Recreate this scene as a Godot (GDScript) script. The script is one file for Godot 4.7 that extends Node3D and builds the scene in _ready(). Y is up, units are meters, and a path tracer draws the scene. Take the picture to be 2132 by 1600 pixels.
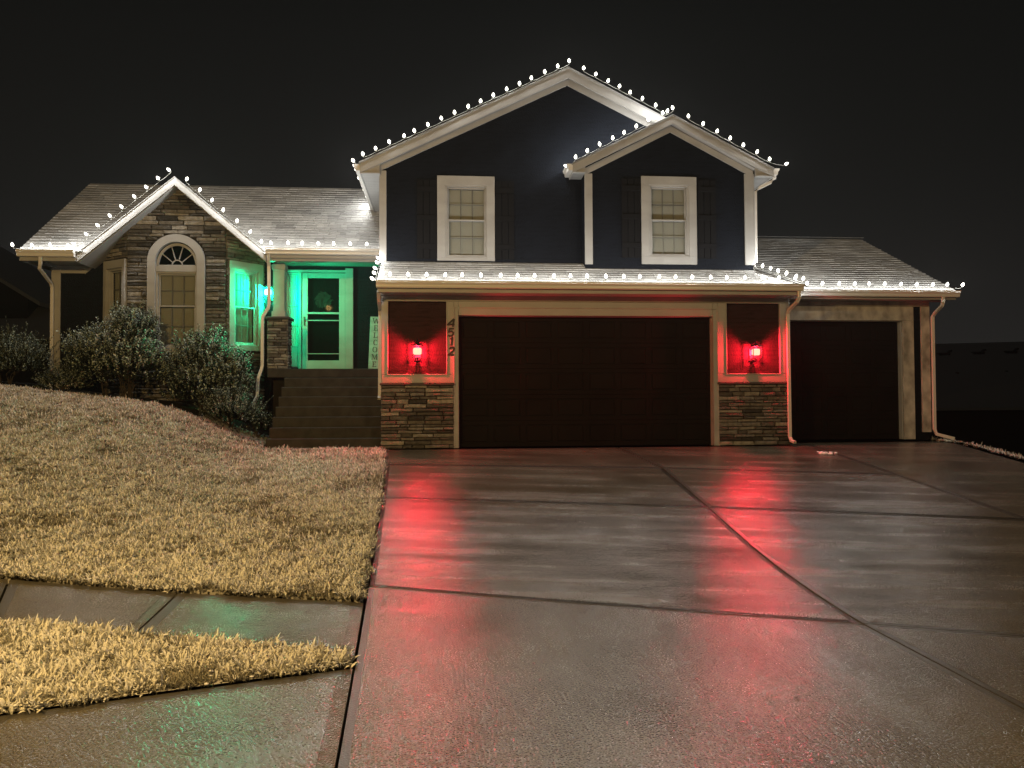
extends Node3D

# ------------------------------------------------------------------ mesh collector
class MB:
	var v := PackedVector3Array()
	var n := PackedVector3Array()
	var c := PackedColorArray()
	var t := PackedVector2Array()
	var col := Color(1, 1, 1)

	func put(p: Vector3, nn: Vector3, uv := Vector2.ZERO) -> void:
		v.append(p); n.append(nn); c.append(col); t.append(uv)

	func tri(a: Vector3, b: Vector3, d: Vector3, out: Vector3) -> void:
		var m := (b - a).cross(d - a)
		if m.length_squared() < 1e-16:
			return
		m = m.normalized()
		if m.dot(out) > 0.0:
			put(a, m); put(d, m); put(b, m)
		else:
			m = -m
			put(a, m); put(b, m); put(d, m)

	func quad(a: Vector3, b: Vector3, d: Vector3, e: Vector3, out: Vector3) -> void:
		tri(a, b, d, out); tri(a, d, e, out)

	# smooth quad: four points round the face with their own normals
	func squad(a: Vector3, b: Vector3, d: Vector3, e: Vector3, na: Vector3, nb: Vector3, nd: Vector3, ne: Vector3, ua := Vector2.ZERO, ub := Vector2.ZERO, ud := Vector2.ZERO, ue := Vector2.ZERO) -> void:
		var m := (b - a).cross(d - a)
		if m.dot(na + nb + nd) > 0.0:
			put(a, na, ua); put(d, nd, ud); put(b, nb, ub)
			put(a, na, ua); put(e, ne, ue); put(d, nd, ud)
		else:
			put(a, na, ua); put(b, nb, ub); put(d, nd, ud)
			put(a, na, ua); put(d, nd, ud); put(e, ne, ue)

	# box with chamfered edges, s = full size, centred on the transform
	func box(x: Transform3D, s: Vector3, b := 0.004) -> void:
		var h := s * 0.5
		b = minf(b, minf(h.x, minf(h.y, h.z)) * 0.45)
		var bs := x.basis
		for ax in 3:
			var u := (ax + 1) % 3
			var w := (ax + 2) % 3
			for sg in [-1.0, 1.0]:
				var p := []
				for q in [[-1, -1], [1, -1], [1, 1], [-1, 1]]:
					var o := Vector3.ZERO
					o[ax] = sg * h[ax]; o[u] = q[0] * (h[u] - b); o[w] = q[1] * (h[w] - b)
					p.append(x * o)
				var nn := Vector3.ZERO
				nn[ax] = sg
				quad(p[0], p[1], p[2], p[3], bs * nn)
		if b <= 0.0:
			return
		for ax in 3:
			var u := (ax + 1) % 3
			var w := (ax + 2) % 3
			for su in [-1.0, 1.0]:
				for sw in [-1.0, 1.0]:
					var p := []
					for q in [[-1, 0], [1, 0], [1, 1], [-1, 1]]:
						var o := Vector3.ZERO
						o[ax] = q[0] * (h[ax] - b)
						o[u] = su * (h[u] if q[1] == 0 else h[u] - b)
						o[w] = sw * (h[w] - b if q[1] == 0 else h[w])
						p.append(x * o)
					var nn := Vector3.ZERO
					nn[u] = su; nn[w] = sw
					quad(p[0], p[1], p[2], p[3], bs * nn)
		for sx in [-1.0, 1.0]:
			for sy in [-1.0, 1.0]:
				for sz in [-1.0, 1.0]:
					tri(x * Vector3(sx * h.x, sy * (h.y - b), sz * (h.z - b)), x * Vector3(sx * (h.x - b), sy * h.y, sz * (h.z - b)), x * Vector3(sx * (h.x - b), sy * (h.y - b), sz * h.z), bs * Vector3(sx, sy, sz))

	# axis-aligned box between two corners
	func bx(x0: float, x1: float, y0: float, y1: float, z0: float, z1: float, b := 0.004) -> void:
		box(Transform3D(Basis(), Vector3((x0 + x1) * 0.5, (y0 + y1) * 0.5, (z0 + z1) * 0.5)), Vector3(absf(x1 - x0), absf(y1 - y0), absf(z1 - z0)), b)

	# polygon in the x,y plane of x, from z = 0 back to z = -d
	func prism(pts: PackedVector2Array, x: Transform3D, d: float) -> void:
		var idx := Geometry2D.triangulate_polygon(pts)
		var back := Vector3(0, 0, -d)
		for i in range(0, idx.size(), 3):
			var a := Vector3(pts[idx[i]].x, pts[idx[i]].y, 0)
			var b := Vector3(pts[idx[i + 1]].x, pts[idx[i + 1]].y, 0)
			var e := Vector3(pts[idx[i + 2]].x, pts[idx[i + 2]].y, 0)
			tri(x * a, x * b, x * e, x.basis.z)
			tri(x * (a + back), x * (b + back), x * (e + back), -x.basis.z)
		var cw := Geometry2D.is_polygon_clockwise(pts)
		for i in pts.size():
			var p := pts[i]
			var q := pts[(i + 1) % pts.size()]
			var o := Vector3(q.y - p.y, p.x - q.x, 0) * (-1.0 if cw else 1.0)
			var a := Vector3(p.x, p.y, 0)
			var b := Vector3(q.x, q.y, 0)
			quad(x * a, x * b, x * (b + back), x * (a + back), x.basis * o)

	# convex planar sheet with thickness along off
	func sheet(p: Array, off: Vector3) -> void:
		var m := Vector3.ZERO
		for q in p:
			m += q
		m /= p.size()
		for i in range(1, p.size() - 1):
			tri(p[0], p[i], p[i + 1], -off)
			tri(p[0] + off, p[i] + off, p[i + 1] + off, off)
		for i in p.size():
			var a: Vector3 = p[i]
			var b: Vector3 = p[(i + 1) % p.size()]
			quad(a, b, b + off, a + off, (a + b) * 0.5 - m)

	# round tube along points
	func tube(p: Array, r: float, sides := 6, r1 := -1.0) -> void:
		if r1 < 0.0:
			r1 = r
		var up := Vector3.UP
		var rings := []
		var nrm := []
		for i in p.size():
			var d: Vector3 = (p[mini(i + 1, p.size() - 1)] - p[maxi(i - 1, 0)]).normalized()
			if absf(d.dot(up)) > 0.95:
				up = Vector3.RIGHT if absf(d.x) < 0.9 else Vector3.BACK
			var a := d.cross(up).normalized()
			var b := a.cross(d).normalized()
			up = b
			var rr := lerpf(r, r1, float(i) / maxf(1, p.size() - 1))
			var ring := []
			var nn := []
			for k in sides:
				var w := TAU * k / sides
				var o := a * cos(w) + b * sin(w)
				nn.append(o); ring.append(p[i] + o * rr)
			rings.append(ring); nrm.append(nn)
		for i in p.size() - 1:
			for k in sides:
				var l := (k + 1) % sides
				squad(rings[i][k], rings[i][l], rings[i + 1][l], rings[i + 1][k], nrm[i][k], nrm[i][l], nrm[i + 1][l], nrm[i + 1][k])
		for e in [0, p.size() - 1]:
			var d: Vector3 = (p[0] - p[1]) if e == 0 else (p[e] - p[e - 1])
			for k in range(1, sides - 1):
				tri(rings[e][0], rings[e][k], rings[e][k + 1], d)

	# rectangular pipe (downspout) along points: w across x, d across the other way
	func pipe(p: Array, w: float, d: float) -> void:
		var rings := []
		for i in p.size():
			var dir: Vector3 = (p[mini(i + 1, p.size() - 1)] - p[maxi(i - 1, 0)]).normalized()
			var a := Vector3.RIGHT
			if absf(dir.dot(a)) > 0.8:
				a = Vector3.UP
			var b := dir.cross(a).normalized()
			a = b.cross(dir).normalized()
			var cb := 0.2
			var ring := []
			for q in [[-1, -1 + cb], [-1 + cb, -1], [-0.35, -1], [-0.3, -0.8], [0.3, -0.8], [0.35, -1], [1 - cb, -1], [1, -1 + cb], [1, 1 - cb], [1 - cb, 1], [0.35, 1], [0.3, 0.8], [-0.3, 0.8], [-0.35, 1], [-1 + cb, 1], [-1, 1 - cb]]:
				ring.append(p[i] + a * q[0] * w * 0.5 + b * q[1] * d * 0.5)
			rings.append(ring)
		for i in p.size() - 1:
			var m: Vector3 = (p[i] + p[i + 1]) * 0.5
			for k in 16:
				var l := (k + 1) % 16
				quad(rings[i][k], rings[i][l], rings[i + 1][l], rings[i + 1][k], (rings[i][k] + rings[i + 1][l]) * 0.5 - m)

	func lathe(prof: Array, x: Transform3D, sides := 12) -> void:
		for i in prof.size() - 1:
			var p: Vector2 = prof[i]
			var q: Vector2 = prof[i + 1]
			var sl := Vector2(q.y - p.y, p.x - q.x).normalized()
			var pp: Vector2 = prof[maxi(i - 1, 0)]
			var qq: Vector2 = prof[mini(i + 2, prof.size() - 1)]
			var s0 := Vector2(q.y - pp.y, pp.x - q.x).normalized()
			var s1 := Vector2(qq.y - p.y, p.x - qq.x).normalized()
			if sl.dot(s0) < 0.6: s0 = sl
			if sl.dot(s1) < 0.6: s1 = sl
			for k in sides:
				var a := TAU * k / sides
				var b := TAU * (k + 1) / sides
				var ca := Vector3(cos(a), 0, sin(a))
				var cb := Vector3(cos(b), 0, sin(b))
				var up := Vector3.UP
				squad(x * (ca * p.x + up * p.y), x * (cb * p.x + up * p.y), x * (cb * q.x + up * q.y), x * (ca * q.x + up * q.y),
					(x.basis * (ca * s0.x + up * s0.y)).normalized(), (x.basis * (cb * s0.x + up * s0.y)).normalized(), (x.basis * (cb * s1.x + up * s1.y)).normalized(), (x.basis * (ca * s1.x + up * s1.y)).normalized())

	func mesh() -> ArrayMesh:
		var a := []
		a.resize(Mesh.ARRAY_MAX)
		a[Mesh.ARRAY_VERTEX] = v
		a[Mesh.ARRAY_NORMAL] = n
		a[Mesh.ARRAY_COLOR] = c
		a[Mesh.ARRAY_TEX_UV] = t
		var m := ArrayMesh.new()
		m.add_surface_from_arrays(Mesh.PRIMITIVE_TRIANGLES, a)
		return m

# ------------------------------------------------------------------ helpers
var M := {}
var rng := RandomNumberGenerator.new()
var taken := {}
var stones := []

func lin(r: float, g: float, b: float) -> Color:
	return Color(r, g, b).linear_to_srgb()

func numbered(parent: Node, called: String) -> String:
	var k := str(parent.get_instance_id()) + called
	var i: int = taken.get(k, 0)
	taken[k] = i + 1
	return called if i == 0 else "%s_%03d" % [called, i]

func obj(called: String, shape, m: Material, parent: Node = self, x := Transform3D()) -> MeshInstance3D:
	var o := MeshInstance3D.new()
	o.name = numbered(parent, called)
	o.mesh = shape.mesh() if shape is MB else shape
	o.material_override = m
	o.transform = x
	parent.add_child(o, true)
	return o

func tag(o: Node, label: String, category: String, group := "", kind := "") -> Node:
	if label: o.set_meta("label", label)
	if category: o.set_meta("category", category)
	if group: o.set_meta("group", group)
	if kind: o.set_meta("kind", kind)
	return o

func thing(called: String, label: String, category: String, at := Vector3.ZERO, group := "") -> Node3D:
	var o := Node3D.new()
	o.name = numbered(self, called)
	add_child(o, true)
	o.position = at
	tag(o, label, category, group)
	return o

func part(called: String, parent: Node) -> Node3D:
	var o := Node3D.new()
	o.name = numbered(parent, called)
	parent.add_child(o, true)
	return o

func struct(called: String, shape, m: Material) -> MeshInstance3D:
	var o := obj(called, shape, m)
	o.set_meta("kind", "structure")
	return o

func noise(seed_: int, freq: float, type := FastNoiseLite.TYPE_SIMPLEX_SMOOTH, oct := 4) -> FastNoiseLite:
	var f := FastNoiseLite.new()
	f.seed = seed_; f.frequency = freq; f.noise_type = type; f.fractal_octaves = oct
	return f

func noise_image(seed_: int, w: int, h: int, freq: float, to_w: int, to_h: int, oct := 4) -> PackedByteArray:
	var im := noise(seed_, freq, FastNoiseLite.TYPE_SIMPLEX_SMOOTH, oct).get_seamless_image(w, h)
	im.convert(Image.FORMAT_L8)
	if w != to_w or h != to_h:
		im.resize(to_w, to_h, Image.INTERPOLATE_CUBIC)
	return im.get_data()

func tex_l8(d: PackedByteArray, w: int, h: int) -> ImageTexture:
	return ImageTexture.create_from_image(Image.create_from_data(w, h, false, Image.FORMAT_L8, d))

func tex_rgb(d: PackedByteArray, w: int, h: int) -> ImageTexture:
	return ImageTexture.create_from_image(Image.create_from_data(w, h, false, Image.FORMAT_RGB8, d))

func mat(c: Color, rough := 0.6, spec := 0.5) -> StandardMaterial3D:
	var m := StandardMaterial3D.new()
	m.albedo_color = c; m.roughness = rough; m.metallic_specular = spec
	return m

func tri_map(m: StandardMaterial3D, scale: Vector3) -> void:
	m.uv1_triplanar = true
	m.uv1_world_triplanar = true
	m.uv1_scale = scale

# multiplies a colour by a grain between lo and hi
func grain_tex(seed_: int, w: int, h: int, freq: float, lo: float, hi: float, size := 256, oct := 5) -> ImageTexture:
	var a := noise_image(seed_, w, h, freq, size, size, oct)
	for i in a.size():
		a[i] = clampi(int(255.0 * pow(lerpf(lo, hi, a[i] / 255.0), 0.4545)), 0, 255)
	return tex_l8(a, size, size)

func ang(d: float) -> float:
	return deg_to_rad(d)

# ------------------------------------------------------------------ heights
func ground_y(z: float) -> float:
	var s := 0.145
	if z < 0.0: return 0.0 - z * 0.02
	if z < 5.2: return -s * z
	var t := clampf(z - 5.2, 0.0, 3.0)
	return -s * 5.2 - (s * t - (s - 0.02) * t * t / 6.0) - 0.02 * maxf(z - 8.2, 0.0)

func pw(x: float, k: Array) -> float:
	if x <= k[0][0]: return k[0][1]
	for i in k.size() - 1:
		if x <= k[i + 1][0]:
			return lerpf(k[i][1], k[i + 1][1], (x - k[i][0]) / (k[i + 1][0] - k[i][0]))
	return k[-1][1]

func lawn_y(x: float, z: float) -> float:
	var r := pw(x, [[-40, 2.0], [-14, 1.55], [-8.4, 1.13], [-6.5, 0.93], [-5.4, 0.80], [-4.7, 0.60], [-3.95, 0.22], [-3.2, 0.0]])
	var f := clampf((6.0 - z) / 6.6, 0.0, 1.0)
	return ground_y(z) + 0.03 + r * f

func walk_top(x: float) -> float:  # back edge of the sidewalk
	return pw(x, [[-40, -2.0], [-14, 2.2], [-8, 4.85], [-4.41, 6.21], [-2.51, 6.775], [-0.76, 7.21]])

func walk_low(x: float) -> float:
	return pw(x, [[-40, -0.6], [-14, 3.6], [-8, 6.15], [-3.69, 7.51], [-2.5, 7.91], [-0.67, 8.58]])

func apron_top(x: float) -> float:
	return pw(x, [[-12, 12.6], [-6, 10.5], [-2.67, 9.37], [-0.67, 8.77]])

func drive_left(z: float) -> float:
	return pw(z, [[0.05, -1.12], [1.27, -0.99], [3.34, -0.89], [6.7, -0.76], [7.2, -0.76]])

func drive_right(z: float) -> float:
	return pw(z, [[-0.6, 9.92], [0.0, 10.06], [1.2, 10.15], [8, 10.3]])

func bed_edge(x: float) -> float:  # front edge of the planting bed
	return pw(x, [[-16, -1.6], [-8.4, -0.95], [-5.5, -0.62], [-4.4, -0.45], [-3.9, -0.25], [-3.4, 0.0], [-3.2, 0.16], [-1.0, 0.2]])

# ------------------------------------------------------------------ materials
func make_materials() -> void:
	var trim := mat(lin(0.34, 0.335, 0.325), 0.5)
	trim.albedo_texture = grain_tex(3, 32, 256, 0.03, 0.82, 1.0)
	tri_map(trim, Vector3(1.3, 0.35, 1.3))
	M.trim = trim
	M.muntin = mat(lin(0.13, 0.125, 0.11), 0.6)
	var worn := mat(lin(0.50, 0.47, 0.42), 0.6)
	worn.albedo_texture = grain_tex(9, 128, 128, 0.035, 0.35, 1.15)
	tri_map(worn, Vector3(0.6, 0.45, 0.6))
	M.trim_worn = worn
	var metal := mat(lin(0.62, 0.60, 0.57), 0.3)
	M.gutter = metal
	var sid := mat(lin(0.0065, 0.0085, 0.0135), 0.75, 0.22)
	sid.heightmap_enabled = true
	sid.heightmap_texture = tex_l8(noise_image(21, 256, 256, 0.06, 256, 256), 256, 256)
	sid.heightmap_scale = 0.6
	sid.albedo_texture = grain_tex(22, 32, 256, 0.03, 0.6, 1.25)
	tri_map(sid, Vector3(1.6, 1.6, 1.6))
	M.siding = sid
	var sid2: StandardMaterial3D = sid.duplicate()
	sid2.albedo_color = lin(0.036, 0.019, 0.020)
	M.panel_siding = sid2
	var dark := mat(lin(0.009, 0.009, 0.010), 0.8)
	dark.metallic_specular = 0.2
	M.shutter = dark
	var door := mat(lin(0.0085, 0.0072, 0.0068), 0.6, 0.2)
	door.albedo_texture = grain_tex(31, 128, 128, 0.02, 0.7, 1.15)
	tri_map(door, Vector3(0.4, 0.4, 0.4))
	M.garage_door = door
	M.stone = []
	for c in [[0.185, 0.172, 0.153], [0.132, 0.119, 0.104], [0.087, 0.08, 0.071], [0.258, 0.241, 0.211], [0.122, 0.114, 0.104], [0.047, 0.044, 0.04], [0.191, 0.183, 0.171], [0.302, 0.28, 0.242]]:
		var s := mat(lin(c[0], c[1], c[2]), 0.85, 0.35)
		if M.stone.is_empty():
			s.albedo_texture = grain_tex(41, 128, 128, 0.03, 0.55, 1.2)
			s.heightmap_texture = tex_l8(noise_image(42, 256, 256, 0.05, 256, 256, 5), 256, 256)
		else:
			s.albedo_texture = M.stone[0].albedo_texture
			s.heightmap_texture = M.stone[0].heightmap_texture
		s.heightmap_enabled = true
		s.heightmap_scale = 1.2
		tri_map(s, Vector3(2.2, 2.2, 2.2))
		M.stone.append(s)
	M.mortar = mat(lin(0.035, 0.03, 0.026), 0.95, 0.2)
	M.cap = mat(lin(0.055, 0.048, 0.045), 0.8)
	var sh := mat(Color(1, 1, 1), 0.8, 0.3)
	sh.vertex_color_use_as_albedo = true
	sh.heightmap_enabled = true
	sh.heightmap_texture = tex_l8(noise_image(44, 256, 256, 0.12, 256, 256, 4), 256, 256)
	sh.heightmap_scale = 0.5
	tri_map(sh, Vector3(2, 2, 2))
	M.shingle = sh
	M.deck = mat(lin(0.20, 0.20, 0.195), 0.9, 0.2)
	var gl := mat(Color(0.12, 0.14, 0.14, 0.06), 0.03, 0.015)
	gl.transparency = BaseMaterial3D.TRANSPARENCY_ALPHA
	M.glass = gl
	M.blind = mat(lin(0.30, 0.30, 0.25), 0.8, 0.2)
	M.curtain = mat(lin(0.6, 0.6, 0.56), 0.9, 0.2)
	M.black = mat(lin(0.006, 0.006, 0.006), 0.5)
	M.iron = mat(lin(0.012, 0.011, 0.011), 0.45)
	M.cord = mat(lin(0.26, 0.26, 0.24), 0.6)
	M.step = mat(lin(0.045, 0.042, 0.036), 0.65, 0.25)
	M.step.albedo_texture = grain_tex(47, 128, 128, 0.03, 0.6, 1.15)
	tri_map(M.step, Vector3(0.8, 0.8, 0.8))
	M.soil = mat(lin(0.02, 0.017, 0.014), 0.95, 0.2)
	# bulbs
	var b := mat(lin(0.8, 0.78, 0.7), 0.4)
	b.emission_enabled = true; b.emission = Color(1.0, 0.985, 0.93); b.emission_energy_multiplier = 5.0
	M.bulb = b
	var rb := mat(lin(0.8, 0.3, 0.25), 0.4)
	rb.emission_enabled = true; rb.emission = Color(1.0, 0.55, 0.45); rb.emission_energy_multiplier = 3.0
	M.red_bulb = rb
	var gb := mat(lin(0.4, 0.8, 0.6), 0.4)
	gb.emission_enabled = true; gb.emission = Color(0.55, 1.0, 0.82); gb.emission_energy_multiplier = 8.0
	M.green_bulb = gb
	var sb := mat(lin(0.8, 0.7, 0.5), 0.4)
	sb.emission_enabled = true; sb.emission = Color(1.0, 0.85, 0.6); sb.emission_energy_multiplier = 6.0
	M.lamp_lens = sb
	# concrete: long wet bands on the upper slabs, an even fine grain on the lower ones
	var sz := 1024
	var fine := noise_image(54, 1024, 1024, 0.30, sz, sz, 2)
	for kind in 2:
		var streak := noise_image(51 + kind, 96, 1024, 0.22, sz, sz, 2)
		var patch := noise_image(61 + kind, 96, 96, 0.03, sz, sz, 3)
		var smear := noise_image(71 + kind, 10, 96, 0.11, sz, sz, 3)
		var amt := 1.0 if kind == 0 else 0.25
		var alb := PackedByteArray(); alb.resize(sz * sz * 3)
		var rou := PackedByteArray(); rou.resize(sz * sz)
		var hei := PackedByteArray(); hei.resize(sz * sz)
		for i in sz * sz:
			var p := patch[i] / 255.0 - 0.5
			var s := (smear[i] / 255.0 - 0.5) * amt
			var f := fine[i] / 255.0 - 0.5
			var k := streak[i] / 255.0 - 0.5
			var a := 255.0 * pow(clampf(0.105 + 0.045 * s + 0.03 * p + 0.12 * f + 0.02 * k, 0.012, 0.3), 0.4545)
			alb[i * 3] = int(a); alb[i * 3 + 1] = int(a * 0.95); alb[i * 3 + 2] = int(a * 0.83)
			rou[i] = clampi(int(255.0 * (0.23 + 0.16 * s + 0.09 * p + 0.14 * f)), 25, 255)
			hei[i] = clampi(int(255.0 * (0.5 + 0.35 * k + 0.65 * f)), 0, 255)
		var con := mat(Color(1, 1, 1), 1.0, 0.8)
		con.albedo_texture = tex_rgb(alb, sz, sz)
		con.roughness_texture = tex_l8(rou, sz, sz)
		con.heightmap_enabled = true
		con.heightmap_texture = tex_l8(hei, sz, sz)
		con.heightmap_scale = 0.8
		con.uv1_scale = Vector3(0.2, 0.2, 1)
		M["concrete" if kind == 0 else "concrete_even"] = con
	var band := mat(lin(0.066, 0.061, 0.052), 0.28)
	band.heightmap_enabled = true
	band.heightmap_texture = tex_l8(fine, sz, sz)
	band.heightmap_scale = 0.3
	band.uv1_scale = Vector3(0.25, 0.25, 1)
	M.band = band
	var wet := mat(lin(0.14, 0.137, 0.13), 0.2, 1.0)
	wet.metallic = 0.25
	wet.heightmap_enabled = true
	wet.heightmap_texture = band.heightmap_texture
	wet.heightmap_scale = 0.9
	wet.uv1_scale = Vector3(0.2, 0.2, 1)
	M.wet_band = wet
	var joint: StandardMaterial3D = wet.duplicate()
	joint.albedo_color = lin(0.04, 0.038, 0.034)
	joint.metallic = 0.0
	joint.roughness = 0.16
	M.wet_joint = joint
	# snowy turf soil
	var ta := noise_image(61, 256, 256, 0.09, 512, 512, 3)
	var tb := noise_image(62, 128, 128, 0.03, 512, 512, 3)
	var td := PackedByteArray(); td.resize(512 * 512 * 3)
	for i in 512 * 512:
		var w := smoothstep(0.50, 0.62, ta[i] / 255.0 * 0.8 + tb[i] / 255.0 * 0.25)
		td[i * 3] = int(255.0 * pow(lerpf(0.025, 0.52, w), 0.4545)); td[i * 3 + 1] = int(255.0 * pow(lerpf(0.022, 0.50, w), 0.4545)); td[i * 3 + 2] = int(255.0 * pow(lerpf(0.014, 0.46, w), 0.4545))
	var turf := mat(Color(1, 1, 1), 0.9, 0.2)
	turf.albedo_texture = tex_rgb(td, 512, 512)
	tri_map(turf, Vector3(0.9, 0.9, 0.9))
	M.turf = turf
	var gr := mat(Color(1, 1, 1), 0.75, 0.3)
	gr.vertex_color_use_as_albedo = true
	M.grass = gr
	var lf := mat(Color(1, 1, 1), 0.6, 0.4)
	lf.vertex_color_use_as_albedo = true
	M.leaf = lf
	M.snow = mat(lin(0.8, 0.8, 0.8), 0.7)
	var asph := mat(lin(0.05, 0.05, 0.05), 0.5)
	asph.albedo_texture = grain_tex(71, 256, 256, 0.1, 0.6, 1.2)
	tri_map(asph, Vector3(1, 1, 1))
	M.asphalt = asph
	M.far_roof = mat(lin(0.2, 0.205, 0.2), 0.9, 0.2)
	M.far_wall = mat(lin(0.03, 0.03, 0.032), 0.9, 0.2)

# ------------------------------------------------------------------ stone veneer
func stone_mesh(w: float, h: float, d: float) -> MB:
	var m := MB.new()
	var o := []
	var j := minf(h * 0.16, 0.010)
	for q in [[-0.5, -0.5], [0.0, -0.5], [0.5, -0.5], [0.5, 0.0], [0.5, 0.5], [0.0, 0.5], [-0.5, 0.5], [-0.5, 0.0]]:
		o.append(Vector3(q[0] * w + (0.0 if q[0] == 0.0 and false else rng.randf_range(-j, j)), q[1] * h + rng.randf_range(-j, j) * 0.7, 0))
	var fr := []
	for p in o:
		var dd := d * rng.randf_range(0.72, 1.0)
		fr.append(Vector3(p.x * (1.0 - minf(0.02, w * 0.2) / w), p.y * (1.0 - 0.012 / h), dd))
	var ce := Vector3(rng.randf_range(-0.2, 0.2) * w, rng.randf_range(-0.15, 0.15) * h, d * rng.randf_range(0.95, 1.2))
	for i in 8:
		var k := (i + 1) % 8
		var out: Vector3 = (o[i] + o[k]) * 0.5
		m.quad(o[i], o[k], fr[k], fr[i], out)
		m.tri(fr[i], fr[k], ce, Vector3.BACK)
	return m

# rows of split stones in the x,y plane of x; spans(v0, v1) gives the free intervals of a row
func veneer(parent: Node, x: Transform3D, y0: float, y1: float, spans: Callable, lo := 0.045, hi := 0.085, short := 0.16, long := 0.5, depth := 0.045) -> void:
	var v := y0
	while v < y1 - 0.02:
		var h := minf(rng.randf_range(lo, hi), y1 - v)
		if y1 - v - h < lo * 0.7:
			h = y1 - v
		for iv in spans.call(v, v + h):
			var u: float = iv[0] + rng.randf_range(-0.0, 0.0)
			while u < iv[1] - 0.01:
				var w := minf(rng.randf_range(short, long), iv[1] - u)
				if iv[1] - u - w < short * 0.5:
					w = iv[1] - u
				var g := 0.006
				var d := depth * rng.randf_range(0.55, 1.15)
				stones.append({"parent": parent, "area": w * h, "mesh": stone_mesh(w - g, h - g, d), "x": x * Transform3D(Basis(), Vector3(u + w * 0.5, v + h * 0.5, 0)), "tone": rng.randi() % 8})
				u += w
		v += h

func lay_stones(rest_parent: Node) -> void:
	stones.sort_custom(func(a, b): return a.area > b.area)
	var rest := {}
	for i in stones.size():
		var s: Dictionary = stones[i]
		if i < 296:
			obj("stone", s.mesh, M.stone[s.tone], s.parent, s.x)
		else:
			var t: int = s.tone % 3
			if not rest.has(t):
				rest[t] = MB.new()
			var r: MB = rest[t]
			for k in s.mesh.v.size():
				r.put(s.x * s.mesh.v[k], s.x.basis * s.mesh.n[k])
	for t in rest:
		tag(obj("small_stones", rest[t], M.stone[[0, 2, 4][t]], rest_parent), "", "", "", "stuff")
	stones.clear()

# ------------------------------------------------------------------ walls, windows
func wall(called: String, pts: PackedVector2Array, holes: Array, x: Transform3D, d: float, m: Material, parent: Node) -> MeshInstance3D:
	var pieces := [pts]
	for hole in holes:
		var lo := 1e9
		var hi := -1e9
		for p in hole:
			lo = minf(lo, p.x); hi = maxf(hi, p.x)
		var mid := (lo + hi) * 0.5
		var next := []
		for pc in pieces:
			for side in [PackedVector2Array([Vector2(-99, -99), Vector2(mid, -99), Vector2(mid, 99), Vector2(-99, 99)]), PackedVector2Array([Vector2(mid, -99), Vector2(99, -99), Vector2(99, 99), Vector2(mid, 99)])]:
				for half in Geometry2D.intersect_polygons(pc, side):
					for cut in Geometry2D.clip_polygons(half, hole):
						next.append(cut)
		pieces = next
	var b := MB.new()
	for pc in pieces:
		b.prism(pc, x, d)
	return obj(called, b, m, parent)

func rect(x0: float, x1: float, y0: float, y1: float) -> PackedVector2Array:
	return PackedVector2Array([Vector2(x0, y0), Vector2(x1, y0), Vector2(x1, y1), Vector2(x0, y1)])

# ring of four boards round an opening, local x,y plane, z from z0 to z1
func frame4(b: MB, x: Transform3D, x0: float, x1: float, y0: float, y1: float, w: float, z0: float, z1: float, wb := -1.0, wt := -1.0) -> void:
	if wb < 0.0: wb = w
	if wt < 0.0: wt = w
	var zc := (z0 + z1) * 0.5
	var zd := z1 - z0
	b.box(x * Transform3D(Basis(), Vector3((x0 + x1) * 0.5, y0 + wb * 0.5, zc)), Vector3(x1 - x0, wb, zd))
	b.box(x * Transform3D(Basis(), Vector3((x0 + x1) * 0.5, y1 - wt * 0.5, zc)), Vector3(x1 - x0, wt, zd))
	var yc := (y0 + wb + y1 - wt) * 0.5
	var yh := y1 - wt - y0 - wb
	b.box(x * Transform3D(Basis(), Vector3(x0 + w * 0.5, yc, zc)), Vector3(w, yh, zd))
	b.box(x * Transform3D(Basis(), Vector3(x1 - w * 0.5, yc, zc)), Vector3(w, yh, zd))

# double-hung window in an opening x0..x1, y0..y1 of a wall whose face is z = 0
func hung_window(parent: Node, x: Transform3D, x0: float, x1: float, y0: float, y1: float, meet: float, cols: int, rows_low: int) -> void:
	var fr := MB.new()
	frame4(fr, x, x0 - 0.035, x1 + 0.035, y0 - 0.035, y1 + 0.035, 0.045, -0.05, 0.012)
	obj("frame", fr, M.trim, parent)
	for k in 2:
		var a := (meet - 0.012) if k == 0 else (y0 + 0.01)
		var e := (y1 - 0.01) if k == 0 else (meet + 0.022)
		var zz := -0.045 if k == 0 else -0.012
		var s := MB.new()
		frame4(s, x, x0 + 0.01, x1 - 0.01, a, e, 0.03, zz - 0.028, zz)
		obj("sash", s, M.trim, parent)
		var g := MB.new()
		g.box(x * Transform3D(Basis(), Vector3((x0 + x1) * 0.5, (a + e) * 0.5, zz - 0.014)), Vector3(x1 - x0 - 0.08, e - a - 0.06, 0.004), 0.0)
		obj("pane", g, M.glass, parent)
		var mu := MB.new()
		var n_c := cols
		for i in range(1, n_c):
			mu.box(x * Transform3D(Basis(), Vector3(lerpf(x0 + 0.04, x1 - 0.04, float(i) / n_c), (a + e) * 0.5, zz - 0.024)), Vector3(0.016, e - a - 0.06, 0.007), 0.001)
		mu.box(x * Transform3D(Basis(), Vector3((x0 + x1) * 0.5, (a + e) * 0.5, zz - 0.0245)), Vector3(x1 - x0 - 0.08, 0.016, 0.006), 0.001)
		if k == 0 or rows_low > 1:
			obj("muntin", mu, M.muntin, parent)
	var bl := MB.new()
	var y := y0 + 0.03
	while y < y1 - 0.03:
		bl.box(x * Transform3D(Basis(Vector3.RIGHT, 0.4), Vector3((x0 + x1) * 0.5, y, -0.115)), Vector3(x1 - x0 - 0.03, 0.044, 0.003), 0.0)
		y += 0.037
	obj("blind", bl, M.blind, parent)

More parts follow.
